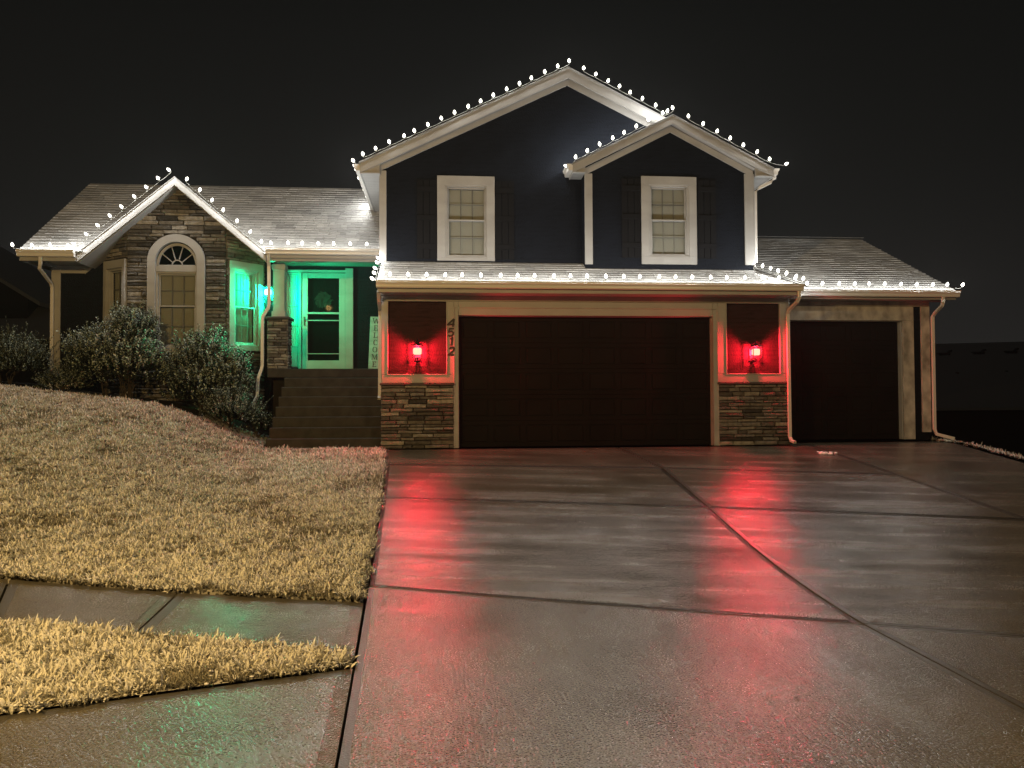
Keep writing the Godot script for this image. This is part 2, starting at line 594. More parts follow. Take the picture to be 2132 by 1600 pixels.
# ------------------------------------------------------------------ shingles
func shingles(parent: Node, o: Vector3, u: Vector3, v: Vector3, length: float, spans: Callable, seed_: int) -> void:
	var b := MB.new()
	var nn := u.cross(v).normalized()
	if nn.y < 0.0: nn = -nn
	var fz := noise(seed_, 0.9, FastNoiseLite.TYPE_SIMPLEX_SMOOTH, 3)
	var exp_ := 0.142
	var rows := int(length / exp_)
	for r in rows:
		var v0 := r * exp_
		var v1 := minf(v0 + exp_ + 0.02, length)
		for iv in spans.call(v0 + exp_ * 0.5):
			var a: float = iv[0] - rng.randf() * 0.1 * float(r % 2)
			a = iv[0]
			while a < iv[1] - 0.005:
				var w := minf(rng.randf_range(0.09, 0.30), iv[1] - a)
				if iv[1] - a - w < 0.05: w = iv[1] - a
				var th := 0.014 + rng.randf() * 0.010
				var dv := rng.randf_range(-0.006, 0.006)
				var f := 0.5 + 0.5 * fz.get_noise_2d(a + w * 0.5, v0 * 1.3) + rng.randf_range(-0.22, 0.22)
				var g := lerpf(0.25, 0.52, clampf(f, 0, 1))
				b.col = Color(g, g * 0.99, g * 0.96)
				var p0 := o + u * (a + 0.002) + v * (v0 + dv) + nn * th
				var p1 := o + u * (a + w - 0.002) + v * (v0 + dv) + nn * th
				var p2 := o + u * (a + w - 0.002) + v * v1 + nn * 0.004
				var p3 := o + u * (a + 0.002) + v * v1 + nn * 0.004
				b.quad(p0, p1, p2, p3, nn)
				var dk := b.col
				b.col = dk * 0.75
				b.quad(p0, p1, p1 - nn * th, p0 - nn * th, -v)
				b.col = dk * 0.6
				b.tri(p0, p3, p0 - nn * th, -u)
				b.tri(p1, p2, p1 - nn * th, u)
				a += w
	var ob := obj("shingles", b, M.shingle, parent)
	ob.set_meta("kind", "stuff")

# K-shaped gutter along x from x0 to x1 (front towards +z), top at y, back at z
func gutter(parent: Node, p: Vector3, q: Vector3, out: Vector3) -> void:
	var b := MB.new()
	var prof := [[0.0, 0.0], [0.0, -0.125], [0.075, -0.125], [0.085, -0.105], [0.085, -0.07], [0.105, -0.045], [0.115, -0.035], [0.115, -0.008], [0.122, 0.0], [0.108, 0.0], [0.105, -0.03], [0.07, -0.075], [0.02, -0.11], [0.012, 0.0]]
	var pts := PackedVector2Array()
	for k in prof:
		pts.append(Vector2(k[0], k[1]))
	var d := q - p
	var x := Transform3D(Basis(out, Vector3.UP, -d.normalized()), p)
	b.prism(pts, x, d.length())
	# end caps
	for e in [p + d.normalized() * 0.003, q - d.normalized() * 0.0]:
		b.prism(PackedVector2Array([Vector2(0, 0), Vector2(0, -0.125), Vector2(0.075, -0.125), Vector2(0.085, -0.07), Vector2(0.115, -0.035), Vector2(0.122, 0)]), Transform3D(Basis(out, Vector3.UP, -d.normalized()), e - d.normalized() * 0.0015), 0.003)
	obj("gutter", b, M.gutter, parent)

# sloped board whose front face lies at z: from p to q along its top edge, drop below, thick behind
func rake_board(called: String, parent: Node, p: Vector2, q: Vector2, drop: float, z: float, thick: float, m: Material, plumb_p := true) -> void:
	var b := MB.new()
	b.prism(PackedVector2Array([p, q, q - Vector2(0, drop), p - Vector2(0, drop)]), Transform3D(Basis(), Vector3(0, 0, z)), thick)
	obj(called, b, m, parent)

# ------------------------------------------------------------------ the string lights
var bulb_mesh: ArrayMesh
var socket_mesh: ArrayMesh
var bulb_energy := 0.20

func light_string(label: String, path: Array, ups: Array, count: int, from_end := 0.0) -> void:
	var root := thing("light_string", label, "string lights", path[0], "strings of white bulbs along the roof edges")
	var base: Vector3 = path[0]
	var lens := [0.0]
	for i in path.size() - 1:
		lens.append(lens[-1] + path[i].distance_to(path[i + 1]))
	var cord := []
	for k in count:
		var s: float = lens[-1] * (k + 0.0) / maxf(1, count - 1)
		if k > 0 and k < count - 1:
			s += rng.randf_range(-0.02, 0.02)
		var i := 0
		while i < path.size() - 2 and s > lens[i + 1]:
			i += 1
		var t: float = (s - lens[i]) / (lens[i + 1] - lens[i])
		var p: Vector3 = path[i].lerp(path[i + 1], t) - base
		var up: Vector3 = (ups[i] as Vector3).normalized()
		up = (up + Vector3(rng.randf_range(-0.24, 0.24), rng.randf_range(-0.05, 0.05), rng.randf_range(-0.2, 0.2))).normalized()
		var side := up.cross(Vector3.BACK).normalized()
		if side.length() < 0.5: side = Vector3.RIGHT
		var bs := Basis(side, up, side.cross(up))
		var bulb := obj("bulb", bulb_mesh, M.bulb, root, Transform3D(bs.scaled_local(Vector3.ONE * 0.88), p + up * 0.034))
		obj("socket", socket_mesh, M.cord, bulb)
		var l := OmniLight3D.new()
		l.name = "light"
		l.position = Vector3(0, 0.04, 0)
		l.light_color = Color(1.0, 1.0, 0.985)
		l.light_energy = bulb_energy
		l.light_size = 0.03
		l.omni_range = 40.0
		l.omni_attenuation = 2.0
		l.shadow_enabled = true
		bulb.add_child(l, true)
		cord.append(p)
		if k < count - 1:
			cord.append(null)
	var pts := []
	for i in cord.size():
		if cord[i] != null:
			pts.append(cord[i])
		else:
			for w in [0.25, 0.5, 0.75]:
				pts.append((cord[i - 1] as Vector3).lerp(cord[i + 1], w) - Vector3.UP * 0.012 * sin(w * PI))
	var b := MB.new()
	b.tube(pts, 0.004, 5)
	obj("cord", b, M.cord, root)

# wall lantern: origin on the wall face, z outwards
func lantern(label: String, at: Vector3, turn: float, bulb_m: Material, color: Color, energy: float) -> void:
	var t := thing("wall_lantern", label, "wall lantern", at, "wall lanterns with coloured bulbs")
	t.rotation.y = turn
	t.scale = Vector3.ONE * 1.15
	var zc := 0.17 if turn == 0.0 else 0.12
	var b := MB.new()
	b.box(Transform3D(Basis(), Vector3(0, -0.05, 0.010)), Vector3(0.11, 0.20, 0.018), 0.006)
	obj("back_plate", b, M.iron, t)
	b = MB.new()
	var arm := []
	for i in 9:
		var a := PI * i / 8.0
		arm.append(Vector3(0, 0.150 + 0.045 * sin(a), 0.02 + (zc - 0.02) * i / 8.0))
	b.tube(arm, 0.008, 6)
	b.tube([Vector3(0, 0.0, 0.015), Vector3(0, 0.155, 0.02)], 0.009, 6)
	obj("arm", b, M.iron, t)
	b = MB.new()   # roof of the lantern
	b.lathe([Vector2(0.0, 0.150), Vector2(0.02, 0.145), Vector2(0.03, 0.125), Vector2(0.075, 0.105), Vector2(0.10, 0.088), Vector2(0.10, 0.082), Vector2(0.0, 0.082)], Transform3D(Basis(Vector3.UP, PI / 4), Vector3(0, 0, zc)), 8)
	obj("roof", b, M.iron, t)
	b = MB.new()   # cage: rails and bars
	for y in [0.076, 0.058, -0.070, -0.118]:
		for s in [-1.0, 1.0]:
			b.box(Transform3D(Basis(), Vector3(0, y, zc + s * 0.075)), Vector3(0.158, 0.008, 0.008), 0.001)
			b.box(Transform3D(Basis(), Vector3(s * 0.075, y, zc)), Vector3(0.008, 0.008, 0.142), 0.001)
	for sx in [-1.0, 1.0]:
		for sz in [-1.0, 1.0]:
			b.box(Transform3D(Basis(), Vector3(sx * 0.076, -0.02, zc + sz * 0.076)), Vector3(0.010, 0.20, 0.010), 0.001)
	for k in 5:
		b.box(Transform3D(Basis(), Vector3(-0.05 + 0.025 * k, 0.067, zc + 0.075)), Vector3(0.006, 0.012, 0.006), 0.001)
	b.box(Transform3D(Basis(), Vector3(0, -0.094, zc + 0.0755)), Vector3(0.008, 0.05, 0.007), 0.001)
	obj("cage", b, M.iron, t)
	b = MB.new()
	b.box(Transform3D(Basis(), Vector3(0, -0.121, zc)), Vector3(0.065, 0.006, 0.11), 0.001)
	b.tube([Vector3(0, -0.12, zc), Vector3(0, -0.145, zc), Vector3(0, -0.15, zc * 0.75), Vector3(0, -0.125, 0.02)], 0.009, 6)
	b.tube([Vector3(-0.07, -0.12, zc), Vector3(-0.02, -0.15, zc * 0.55), Vector3(-0.015, -0.135, 0.02)], 0.007, 5)
	b.tube([Vector3(0.07, -0.12, zc), Vector3(0.02, -0.15, zc * 0.55), Vector3(0.015, -0.135, 0.02)], 0.007, 5)
	obj("bracket", b, M.iron, t)
	b = MB.new()
	b.lathe([Vector2(0.0, -0.06), Vector2(0.05, -0.058), Vector2(0.066, -0.045), Vector2(0.068, 0.03), Vector2(0.055, 0.046), Vector2(0.0, 0.05)], Transform3D(Basis(), Vector3(0, 0, zc)), 12)
	var bu := obj("bulb", b, bulb_m, t)
	var l := OmniLight3D.new()
	l.name = "light"
	l.position = Vector3(0, 0.0, zc)
	l.light_color = color
	l.light_energy = energy
	l.light_size = 0.025
	l.omni_range = 40.0
	l.omni_attenuation = 2.0
	l.shadow_enabled = true
	bu.add_child(l, true)

# ------------------------------------------------------------------ plants
func sprig(len_: float, leaves: int, leaf: float, frost: float) -> ArrayMesh:
	var b := MB.new()
	b.col = Color(0.03, 0.022, 0.015)
	b.tube([Vector3.ZERO, Vector3(0.01, len_ * 0.5, 0), Vector3(0, len_, 0.01)], 0.0025, 3, 0.001)
	for i in leaves:
		var h := len_ * (0.15 + 0.85 * i / float(leaves))
		var a := i * 2.4 + rng.randf() * 0.6
		var out := Vector3(cos(a), rng.randf_range(0.35, 1.0), sin(a)).normalized()
		var side := out.cross(Vector3.UP).normalized()
		var p := Vector3(0, h, 0)
		var l := leaf * rng.randf_range(0.7, 1.2)
		var w := l * 0.27
		var tip := p + out * l - Vector3.UP * l * 0.12
		var mid := p + out * l * 0.5
		var nn := side.cross(out).normalized()
		if nn.y < 0: nn = -nn
		var fr := rng.randf() < frost
		b.col = Color(0.38, 0.44, 0.36) * rng.randf_range(0.6, 1.1) if fr else Color(0.024, 0.036, 0.020) * rng.randf_range(0.6, 1.3)
		b.quad(p, mid + side * w, tip, mid - side * w, nn)
	return b.mesh()

func scatter(called: String, parent: Node, mesh_: Mesh, m: Material, xs: Array, kind := "") -> MultiMeshInstance3D:
	var mm := MultiMesh.new()
	mm.transform_format = MultiMesh.TRANSFORM_3D
	mm.mesh = mesh_
	mm.instance_count = xs.size()
	for i in xs.size():
		mm.set_instance_transform(i, xs[i])
	var o := MultiMeshInstance3D.new()
	o.name = numbered(parent, called)
	o.multimesh = mm
	o.material_override = m
	parent.add_child(o, true)
	if kind: o.set_meta("kind", kind)
	return o

# a shrub of upright shoots; lobes = [[centre, radii], ...]
func shrub(called: String, label: String, at: Vector3, lobes: Array, n_sprigs: int, sp: Array, spread := 0.55) -> void:
	var t := thing(called, label, "shrub", at, "shrubs in the planting bed")
	var st := MB.new()
	for lb in lobes:
		for i in 7:
			var c: Vector3 = lb[0]
			var r: Vector3 = lb[1]
			var e := c + Vector3(rng.randf_range(-0.6, 0.6) * r.x, rng.randf_range(0.1, 0.6) * r.y, rng.randf_range(-0.6, 0.6) * r.z)
			st.tube([Vector3(c.x * 0.5 + rng.randf_range(-0.06, 0.06), -0.05, c.z * 0.5), c * 0.6 + Vector3(rng.randf_range(-0.1, 0.1), 0, 0), e], 0.012, 5, 0.004)
	obj("stem", st, mat(lin(0.03, 0.022, 0.016), 0.9), t)
	var sets := []
	for k in sp.size(): sets.append([])
	for i in n_sprigs:
		var lb: Array = lobes[rng.randi() % lobes.size()]
		var c: Vector3 = lb[0]
		var r: Vector3 = lb[1]
		var d := Vector3(rng.randfn(), rng.randfn(), rng.randfn()).normalized()
		if d.y < -0.35: d.y = -d.y
		var q := rng.randf_range(0.55, 1.0)
		var p := c + Vector3(d.x * r.x, d.y * r.y, d.z * r.z) * q
		var up := (d * spread + Vector3(rng.randf_range(-0.3, 0.3), 0.9 - spread * 0.5, rng.randf_range(-0.3, 0.3))).normalized()
		var s := rng.randf_range(0.6, 1.25)
		var side := up.cross(Vector3(sin(i * 1.7), 0.1, cos(i * 1.7))).normalized()
		var bs := Basis(side, up, side.cross(up)).scaled_local(Vector3.ONE * s)
		if d.y > 0.3 and rng.randf() < 0.12:
			p += up * 0.10
			bs = bs.scaled_local(Vector3(1.0, 1.5, 1.0))
			q = 1.0
		var k := 0 if q < 0.75 else (1 if d.y < 0.2 else 2)
		sets[mini(k, sp.size() - 1)].append(Transform3D(bs, p))
	for k in sp.size():
		if sets[k].size():
			obj("foliage", bake(sp[k], sets[k]), M.leaf, t)

# many copies of a small mesh joined into one
func bake(m: ArrayMesh, xs: Array) -> ArrayMesh:
	var a := m.surface_get_arrays(0)
	var v := PackedVector3Array()
	var n := PackedVector3Array()
	var c := PackedColorArray()
	for x in xs:
		var t: Transform3D = x
		v.append_array(t * (a[Mesh.ARRAY_VERTEX] as PackedVector3Array))
		n.append_array(Transform3D(t.basis.orthonormalized(), Vector3.ZERO) * (a[Mesh.ARRAY_NORMAL] as PackedVector3Array))
		c.append_array(a[Mesh.ARRAY_COLOR])
	var o := []
	o.resize(Mesh.ARRAY_MAX)
	o[Mesh.ARRAY_VERTEX] = v; o[Mesh.ARRAY_NORMAL] = n; o[Mesh.ARRAY_COLOR] = c
	var r := ArrayMesh.new()
	r.add_surface_from_arrays(Mesh.PRIMITIVE_TRIANGLES, o)
	return r

func tuft(n_blades: int, hgt: float, wid: float, spread: float, snow: float) -> ArrayMesh:
	var b := MB.new()
	for i in n_blades:
		var a := rng.randf() * TAU
		var root := Vector3(rng.randf_range(-1, 1), 0, rng.randf_range(-1, 1)) * spread
		var dir := Vector3(cos(a), 0, sin(a))
		var side := Vector3(-sin(a), 0, cos(a))
		var h := hgt * rng.randf_range(0.55, 1.2)
		var lean := rng.randf_range(0.45, 1.5)
		var is_snow := rng.randf() < snow
		var w := wid * rng.randf_range(0.7, 1.2) * (1.5 if is_snow else 0.75)
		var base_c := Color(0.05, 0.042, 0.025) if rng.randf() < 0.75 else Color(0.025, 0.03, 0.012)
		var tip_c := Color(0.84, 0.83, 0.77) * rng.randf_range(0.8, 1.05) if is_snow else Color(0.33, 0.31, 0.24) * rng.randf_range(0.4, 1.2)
		var prev := root
		var pw_ := w * 0.7
		var pn := Vector3.UP
		for s in 3:
			var f := (s + 1) / 3.0
			var ang_ := lean * f * 1.25
			var nx := prev + (Vector3.UP * cos(ang_) + dir * sin(ang_)) * h / 3.0
			var nw: float = w * [1.0, 0.8, 0.1][s]
			var nn := (Vector3.UP * sin(ang_) - dir * cos(ang_))
			if nn.y < 0: nn = -nn
			nn = (nn + Vector3.UP * 0.4).normalized()
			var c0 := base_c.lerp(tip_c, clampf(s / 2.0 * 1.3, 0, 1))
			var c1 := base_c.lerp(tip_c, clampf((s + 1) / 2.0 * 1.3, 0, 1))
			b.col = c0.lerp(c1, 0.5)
			b.squad(prev - side * pw_ * 0.5, prev + side * pw_ * 0.5, nx + side * nw * 0.5, nx - side * nw * 0.5, pn, pn, nn, nn)
			prev = nx; pw_ = nw; pn = nn
	return b.mesh()

# ------------------------------------------------------------------ ground patches
# bilinear patch between four plan points (x, z), lifted onto ground_y + off
func gpt(p: Vector2, off: float) -> Vector3:
	return Vector3(p.x, ground_y(p.y) + off, p.y)

func patch(b: MB, c: Array, s0: float, s1: float, t0: float, t1: float, ns: int, nt: int, off: float, uvf: Callable) -> void:
	var grid := []
	for j in nt + 1:
		var row := []
		for i in ns + 1:
			var s := lerpf(s0, s1, float(i) / ns)
			var t := lerpf(t0, t1, float(j) / nt)
			var p: Vector2 = (c[0] as Vector2).lerp(c[1], s).lerp((c[3] as Vector2).lerp(c[2], s), t)
			row.append(p)
		grid.append(row)
	for j in nt:
		for i in ns:
			var q := [grid[j][i], grid[j][i + 1], grid[j + 1][i + 1], grid[j + 1][i]]
			var ps := []
			var ns_ := []
			var us := []
			for p in q:
				ps.append(gpt(p, off))
				ns_.append(Vector3(0, 1, -(ground_y(p.y + 0.01) - ground_y(p.y - 0.01)) / 0.02).normalized())
				us.append(uvf.call(p))
			b.squad(ps[0], ps[1], ps[2], ps[3], ns_[0], ns_[1], ns_[2], ns_[3], us[0], us[1], us[2], us[3])

# one concrete slab with trowelled edge strips; edges = "b" band or "w" wet band for top, right, bottom, left
func slab(parent: Node, c: Array, edges: String, uvf: Callable, even := false, off := 0.0) -> void:
	var mid: Vector2 = (c[0] + c[1] + c[2] + c[3]) * 0.25
	var q := []
	for p in c:
		q.append(p + (mid - p).normalized() * 0.015)
	var wt := ((q[0] as Vector2).distance_to(q[1]) + (q[3] as Vector2).distance_to(q[2])) * 0.5
	var ht := ((q[0] as Vector2).distance_to(q[3]) + (q[1] as Vector2).distance_to(q[2])) * 0.5
	var ew := 0.105 if even and edges == "bwbb" else 0.055
	var ms := ew / wt
	var mt := ew / ht
	var b := MB.new()
	patch(b, q, ms, 1 - ms, mt, 1 - mt, maxi(2, int(wt / 0.6)), maxi(2, int(ht / 0.25)), off, uvf)
	# sides
	for k in 4:
		var n_ := 8
		for i in n_:
			var p: Vector2 = (q[k] as Vector2).lerp(q[(k + 1) % 4], float(i) / n_)
			var r: Vector2 = (q[k] as Vector2).lerp(q[(k + 1) % 4], float(i + 1) / n_)
			var o := (p + r) * 0.5 - mid
			b.quad(gpt(p, off - 0.004), gpt(r, off - 0.004), gpt(r, off - 0.12), gpt(p, off - 0.12), Vector3(o.x, 0, o.y))
	var sl := obj("slab", b, M.concrete_even if even else M.concrete, parent)
	var rng_ := [[0.0, 1.0, 0.0, mt], [1 - ms, 1.0, mt, 1 - mt], [0.0, 1.0, 1 - mt, 1.0], [0.0, ms, mt, 1 - mt]]
	for k in 4:
		var e := MB.new()
		var r: Array = rng_[k]
		patch(e, q, r[0], r[1], r[2], r[3], (maxi(2, int(wt / 0.6)) if k % 2 == 0 else 1), (maxi(2, int(ht / 0.25)) if k % 2 == 1 else 1), off - (0.003 if edges[k] == "w" else 0.001), func(p): return p)
		obj("edge_band", e, (M.wet_band if even else M.wet_joint) if edges[k] == "w" else M.band, sl)

# ------------------------------------------------------------------ build
func _ready() -> void:
	rng.seed = 4512
	# camera
	var cam := Camera3D.new()
	cam.name = "camera"
	cam.fov = 53.13
	cam.near = 0.05
	cam.far = 900.0
	cam.position = Vector3(0, 0.84, 14.3)
	cam.rotation = Vector3(ang(1.4), ang(-5.0), -0.005)
	cam.current = true
	add_child(cam)
	# sky and exposure
	var sky := ProceduralSkyMaterial.new()
	sky.sky_top_color = lin(0.0043, 0.0045, 0.0041)
	sky.sky_horizon_color = lin(0.019, 0.0182, 0.017)
	sky.sky_curve = 0.12
	sky.ground_bottom_color = lin(0.003, 0.003, 0.003)
	sky.ground_horizon_color = lin(0.006, 0.006, 0.006)
	var env := Environment.new()
	env.background_mode = Environment.BG_SKY
	env.sky = Sky.new()
	env.sky.sky_material = sky
	env.tonemap_mode = Environment.TONE_MAPPER_LINEAR
	env.tonemap_exposure = 1.0
	env.volumetric_fog_enabled = true
	env.volumetric_fog_density = 0.0
	env.sdfgi_enabled = true
	env.ssao_enabled = true
	env.ssil_enabled = true
	var we := WorldEnvironment.new()
	we.name = "world_environment"
	we.environment = env
	add_child(we)
	# the glow of the cloudy night sky
	var sun := DirectionalLight3D.new()
	sun.name = "night_sky_light"
	sun.light_color = Color(0.95, 0.95, 1.0)
	sun.light_energy = 0.006
	sun.light_angular_distance = 60.0
	sun.sky_mode = DirectionalLight3D.SKY_MODE_LIGHT_ONLY
	sun.rotation = Vector3(ang(-70), ang(20), 0)
	sun.shadow_enabled = true
	add_child(sun)
	make_materials()
	street_lamp("tall street lamp at the kerb behind the viewer, on the driveway side", Vector3(7.5, 6.5, 15.6), Vector3(8.5, 0, 17.4), Color(1.0, 0.86, 0.64), 40.0)
	street_lamp("tall street lamp at the kerb behind the viewer, on the lawn side", Vector3(-4.7, 4.7, 10.8), Vector3(-6.2, 0, 12.0), Color(1.0, 0.81, 0.48), 58.0)
	build_ground()
	build_house()
	build_porch()
	build_neighbours()
	build_lights()
	build_plants()
	build_grass()
	build_small()

# the lamp at the kerb behind the viewer that lights the yard
func street_lamp(label: String, at: Vector3, foot: Vector3, color: Color, energy: float) -> void:
	var base := Vector3(foot.x, ground_y(foot.z), foot.z)
	var t := thing("street_lamp", label, "street lamp", base, "street lamps")
	var o := at - base
	var b := MB.new()
	b.tube([Vector3.ZERO, Vector3(0, o.y + 0.3, 0)], 0.09, 10, 0.06)
	b.lathe([Vector2(0.0, 0.35), Vector2(0.10, 0.34), Vector2(0.14, 0.05), Vector2(0.2, 0.04), Vector2(0.2, -0.05)], Transform3D(), 12)
	obj("pole", b, M.iron, t)
	b = MB.new()
	b.tube([Vector3(0, o.y + 0.25, 0), Vector3(o.x * 0.4, o.y + 0.42, o.z * 0.4), Vector3(o.x * 0.85, o.y + 0.24, o.z * 0.85)], 0.03, 8)
	obj("arm", b, M.iron, t)
	b = MB.new()
	b.lathe([Vector2(0.0, 0.30), Vector2(0.10, 0.28), Vector2(0.2, 0.18), Vector2(0.24, 0.12), Vector2(0.0, 0.12)], Transform3D(Basis(), o), 16)
	obj("lamp_head", b, M.iron, t)
	b = MB.new()
	b.lathe([Vector2(0.2, 0.115), Vector2(0.17, 0.02), Vector2(0.1, -0.03), Vector2(0.0, -0.045)], Transform3D(Basis(), o), 16)
	b.lathe([Vector2(0.0, 0.117), Vector2(0.2, 0.117)], Transform3D(Basis(), o), 16)
	var lens := obj("lamp_lens", b, M.lamp_lens, t)
	var l := OmniLight3D.new()
	l.name = "light"
	l.position = o + Vector3(0, 0.04, 0)
	l.light_color = color
	l.light_energy = energy
	l.light_size = 0.12
	l.omni_range = 80.0
	l.omni_attenuation = 2.0
	l.shadow_enabled = true
	lens.add_child(l, true)

func build_ground() -> void:
	# base sheet to the horizon
	var xs := []
	for k in [-150.0, -90, -60, -40, -28, -20]: xs.append(k)
	for i in 33: xs.append(-16.0 + i)
	for k in [20.0, 26, 34, 44, 60, 80, 110, 150]: xs.append(k)
	var zs := []
	for k in [-160.0, -120, -90, -60, -44, -34, -26, -18, -12]: zs.append(k)
	for i in 29: zs.append(-10.0 + i)
	for k in [22.0, 26, 32, 38, 45, 55]: zs.append(k)
	var hy := func(x: float, z: float) -> float:
		var g := ground_y(z) - 0.16
		if x > 10.4: g -= minf(4.5, 0.30 * (x - 10.4))
		if x < -3.4 and z < 6.0: g = lawn_y(x, maxf(z, -3.0)) - 0.22
		if z < -14.0: g = minf(g, 0.0) - 0.5
		return g
	var b := MB.new()
	for j in zs.size() - 1:
		for i in xs.size() - 1:
			var p := []
			for q in [[0, 0], [1, 0], [1, 1], [0, 1]]:
				var x: float = xs[i + q[0]]
				var z: float = zs[j + q[1]]
				p.append(Vector3(x, hy.call(x, z), z))
			b.quad(p[0], p[1], p[2], p[3], Vector3.UP)
	struct("ground", b, M.soil)
	# lawn left of the driveway
	b = MB.new()
	var nx := 60
	var nz := 40
	var g := []
	for i in nx + 1:
		var s := float(i) / nx
		var x0 := lerpf(-0.85, -40.0, pow(s, 2.3))
		var row := []
		for j in nz + 1:
			var z := lerpf(-5.0, walk_top(x0) - 0.02, float(j) / nz)
			var x := x0 + (drive_left(maxf(z, 0.05)) - 0.015 + 0.85) * (1.0 - s)
			row.append(Vector3(x, lawn_y(x, z), z))
		g.append(row)
	for i in nx:
		for j in nz:
			b.quad(g[i][j], g[i + 1][j], g[i + 1][j + 1], g[i][j + 1], Vector3.UP)
		var dn := Vector3(0, -0.2, 0)
		b.quad(g[i][nz], g[i + 1][nz], g[i + 1][nz] + dn, g[i][nz] + dn, Vector3.BACK)
	for j in nz:
		var dn := Vector3(0, -0.2, 0)
		b.quad(g[0][j], g[0][j + 1], g[0][j + 1] + dn, g[0][j] + dn, Vector3.RIGHT)
	struct("lawn", b, M.turf)
	# mulch bed along the house
	b = MB.new()
	for i in 40:
		var xa := lerpf(-16.0, -3.28, i / 40.0)
		var xb := lerpf(-16.0, -3.28, (i + 1) / 40.0)
		for j in 5:
			var za := lerpf(bed_edge(xa) - 0.06, -3.4, j / 5.0)
			var zb := lerpf(bed_edge(xb) - 0.06, -3.4, j / 5.0)
			var zc := lerpf(bed_edge(xb) - 0.06, -3.4, (j + 1) / 5.0)
			var zd := lerpf(bed_edge(xa) - 0.06, -3.4, (j + 1) / 5.0)
			b.quad(Vector3(xa, lawn_y(xa, za) + 0.02, za), Vector3(xb, lawn_y(xb, zb) + 0.02, zb), Vector3(xb, lawn_y(xb, zc) + 0.02, zc), Vector3(xa, lawn_y(xa, zd) + 0.02, zd), Vector3.UP)
	struct("planting_bed", b, M.soil)
	# strip of grass between sidewalk and street
	b = MB.new()
	for i in 30:
		var xa := lerpf(-12.0, -0.78, i / 30.0)
		var xb := lerpf(-12.0, -0.78, (i + 1) / 30.0)
		for j in 4:
			var p := []
			for q in [[xa, j], [xb, j], [xb, j + 1], [xa, j + 1]]:
				var z0 := walk_low(q[0]) + 0.015
				var z1 := maxf(z0 + 0.01, apron_top(q[0]) + 0.012)
				var z := lerpf(z0, z1, q[1] / 4.0)
				p.append(Vector3(q[0], ground_y(z) + 0.012, z))
			b.quad(p[0], p[1], p[2], p[3], Vector3.UP)
	struct("grass_strip", b, M.turf)
	# lawn falling away on the right
	b = MB.new()
	for j in 30:
		for i in 10:
			var p := []
			for q in [[i, j], [i + 1, j], [i + 1, j + 1], [i, j + 1]]:
				var z := lerpf(-8.0, 16.0, q[1] / 30.0)
				var w := pow(q[0] / 10.0, 2.0) * 22.0
				p.append(Vector3(drive_right(z) + 0.02 + w, ground_y(z) + 0.02 - minf(4.0, 0.32 * w), z))
			b.quad(p[0], p[1], p[2], p[3], Vector3.UP)
	struct("side_lawn", b, M.soil)
	# street
	b = MB.new()
	b.quad(Vector3(-140, ground_y(14) - 0.06, 13.6), Vector3(140, ground_y(14) - 0.06, 13.6), Vector3(140, ground_y(14) - 0.06, 24), Vector3(-140, ground_y(14) - 0.06, 24), Vector3.UP)
	struct("street", b, M.asphalt)
	# driveway slabs
	var dw := Node3D.new()
	dw.name = "driveway"
	add_child(dw)
	dw.set_meta("kind", "structure")
	var L := [Vector2(-1.12, 0.06), Vector2(-0.99, 1.27), Vector2(-0.89, 3.34), Vector2(-0.745, 6.72), Vector2(-0.40, 13.4)]
	var A := [Vector2(3.25, 0.06), Vector2(3.60, 1.75), Vector2(3.56, 4.09), Vector2(3.44, 8.165), Vector2(3.62, 13.5)]
	var B := [Vector2(7.02, 0.06), Vector2(7.27, 2.42), Vector2(7.54, 4.9), Vector2(7.95, 10.0), Vector2(8.3, 13.5)]
	var across := func(p: Vector2) -> Vector2: return Vector2(p.x + 0.12 * p.y, p.y - 0.15 * p.x)
	var along := func(p: Vector2) -> Vector2: return Vector2(p.y + 0.31, p.x)
	var ed := [["bbbb", "bwww", "bwww", "wbbb"], ["bbbb", "bbwb", "wbbb", "bbbb"]]
	for r in 4:
		slab(dw, [L[r], A[r], A[r + 1], L[r + 1]], ed[0][r], across if r < 3 else along, r == 3)
	for r in 4:
		slab(dw, [A[r], B[r], B[r + 1], A[r + 1]], ed[1][r], across if r < 3 else along, r == 3)
	slab(dw, [Vector2(6.64, -0.56), Vector2(6.96, -0.56), Vector2(7.02, 0.04), Vector2(6.64, 0.04)], "bbbb", across)
	slab(dw, [Vector2(6.96, -0.56), Vector2(9.95, -0.56), Vector2(10.2, 5.5), Vector2(7.54, 4.9)], "bbbb", across)
	slab(dw, [Vector2(7.54, 4.9), Vector2(10.2, 5.5), Vector2(10.5, 13.5), Vector2(8.3, 13.5)], "bbbb", across)
	# sidewalk
	var sw := Node3D.new()
	sw.name = "sidewalk"
	add_child(sw)
	sw.set_meta("kind", "structure")
	var cr := [-0.726, -2.505, -4.3, -6.2, -8.2]
	for i in 4:
		var x0: float = cr[i + 1]
		var x1: float = cr[i]
		var lo0 := x0 + (0.07 if i < 1 else 0.5)
		var lo1 := x1 + (0.072 if i < 1 else (0.07 if i == 1 else 0.5))
		if i == 0: lo0 = x0 + 0.02
		if i == 1: lo1 = x1 + 0.02
		if i == 2: lo1 = cr[2] + 0.5
		slab(sw, [Vector2(x0, walk_top(x0)), Vector2(x1, walk_top(x1)), Vector2(lo1, walk_low(lo1)), Vector2(lo0, walk_low(lo0))], "bwbb" if i < 2 else "bbbb", along if i > 0 else across, true)
	# flared apron at the street, broomed in arcs
	var arc := func(p: Vector2) -> Vector2:
		var d := p - Vector2(-6.5, 13.5)
		return Vector2(d.angle() * 4.0, d.length())
	var ap := Node3D.new()
	ap.name = "apron"
	add_child(ap)
	ap.set_meta("kind", "structure")
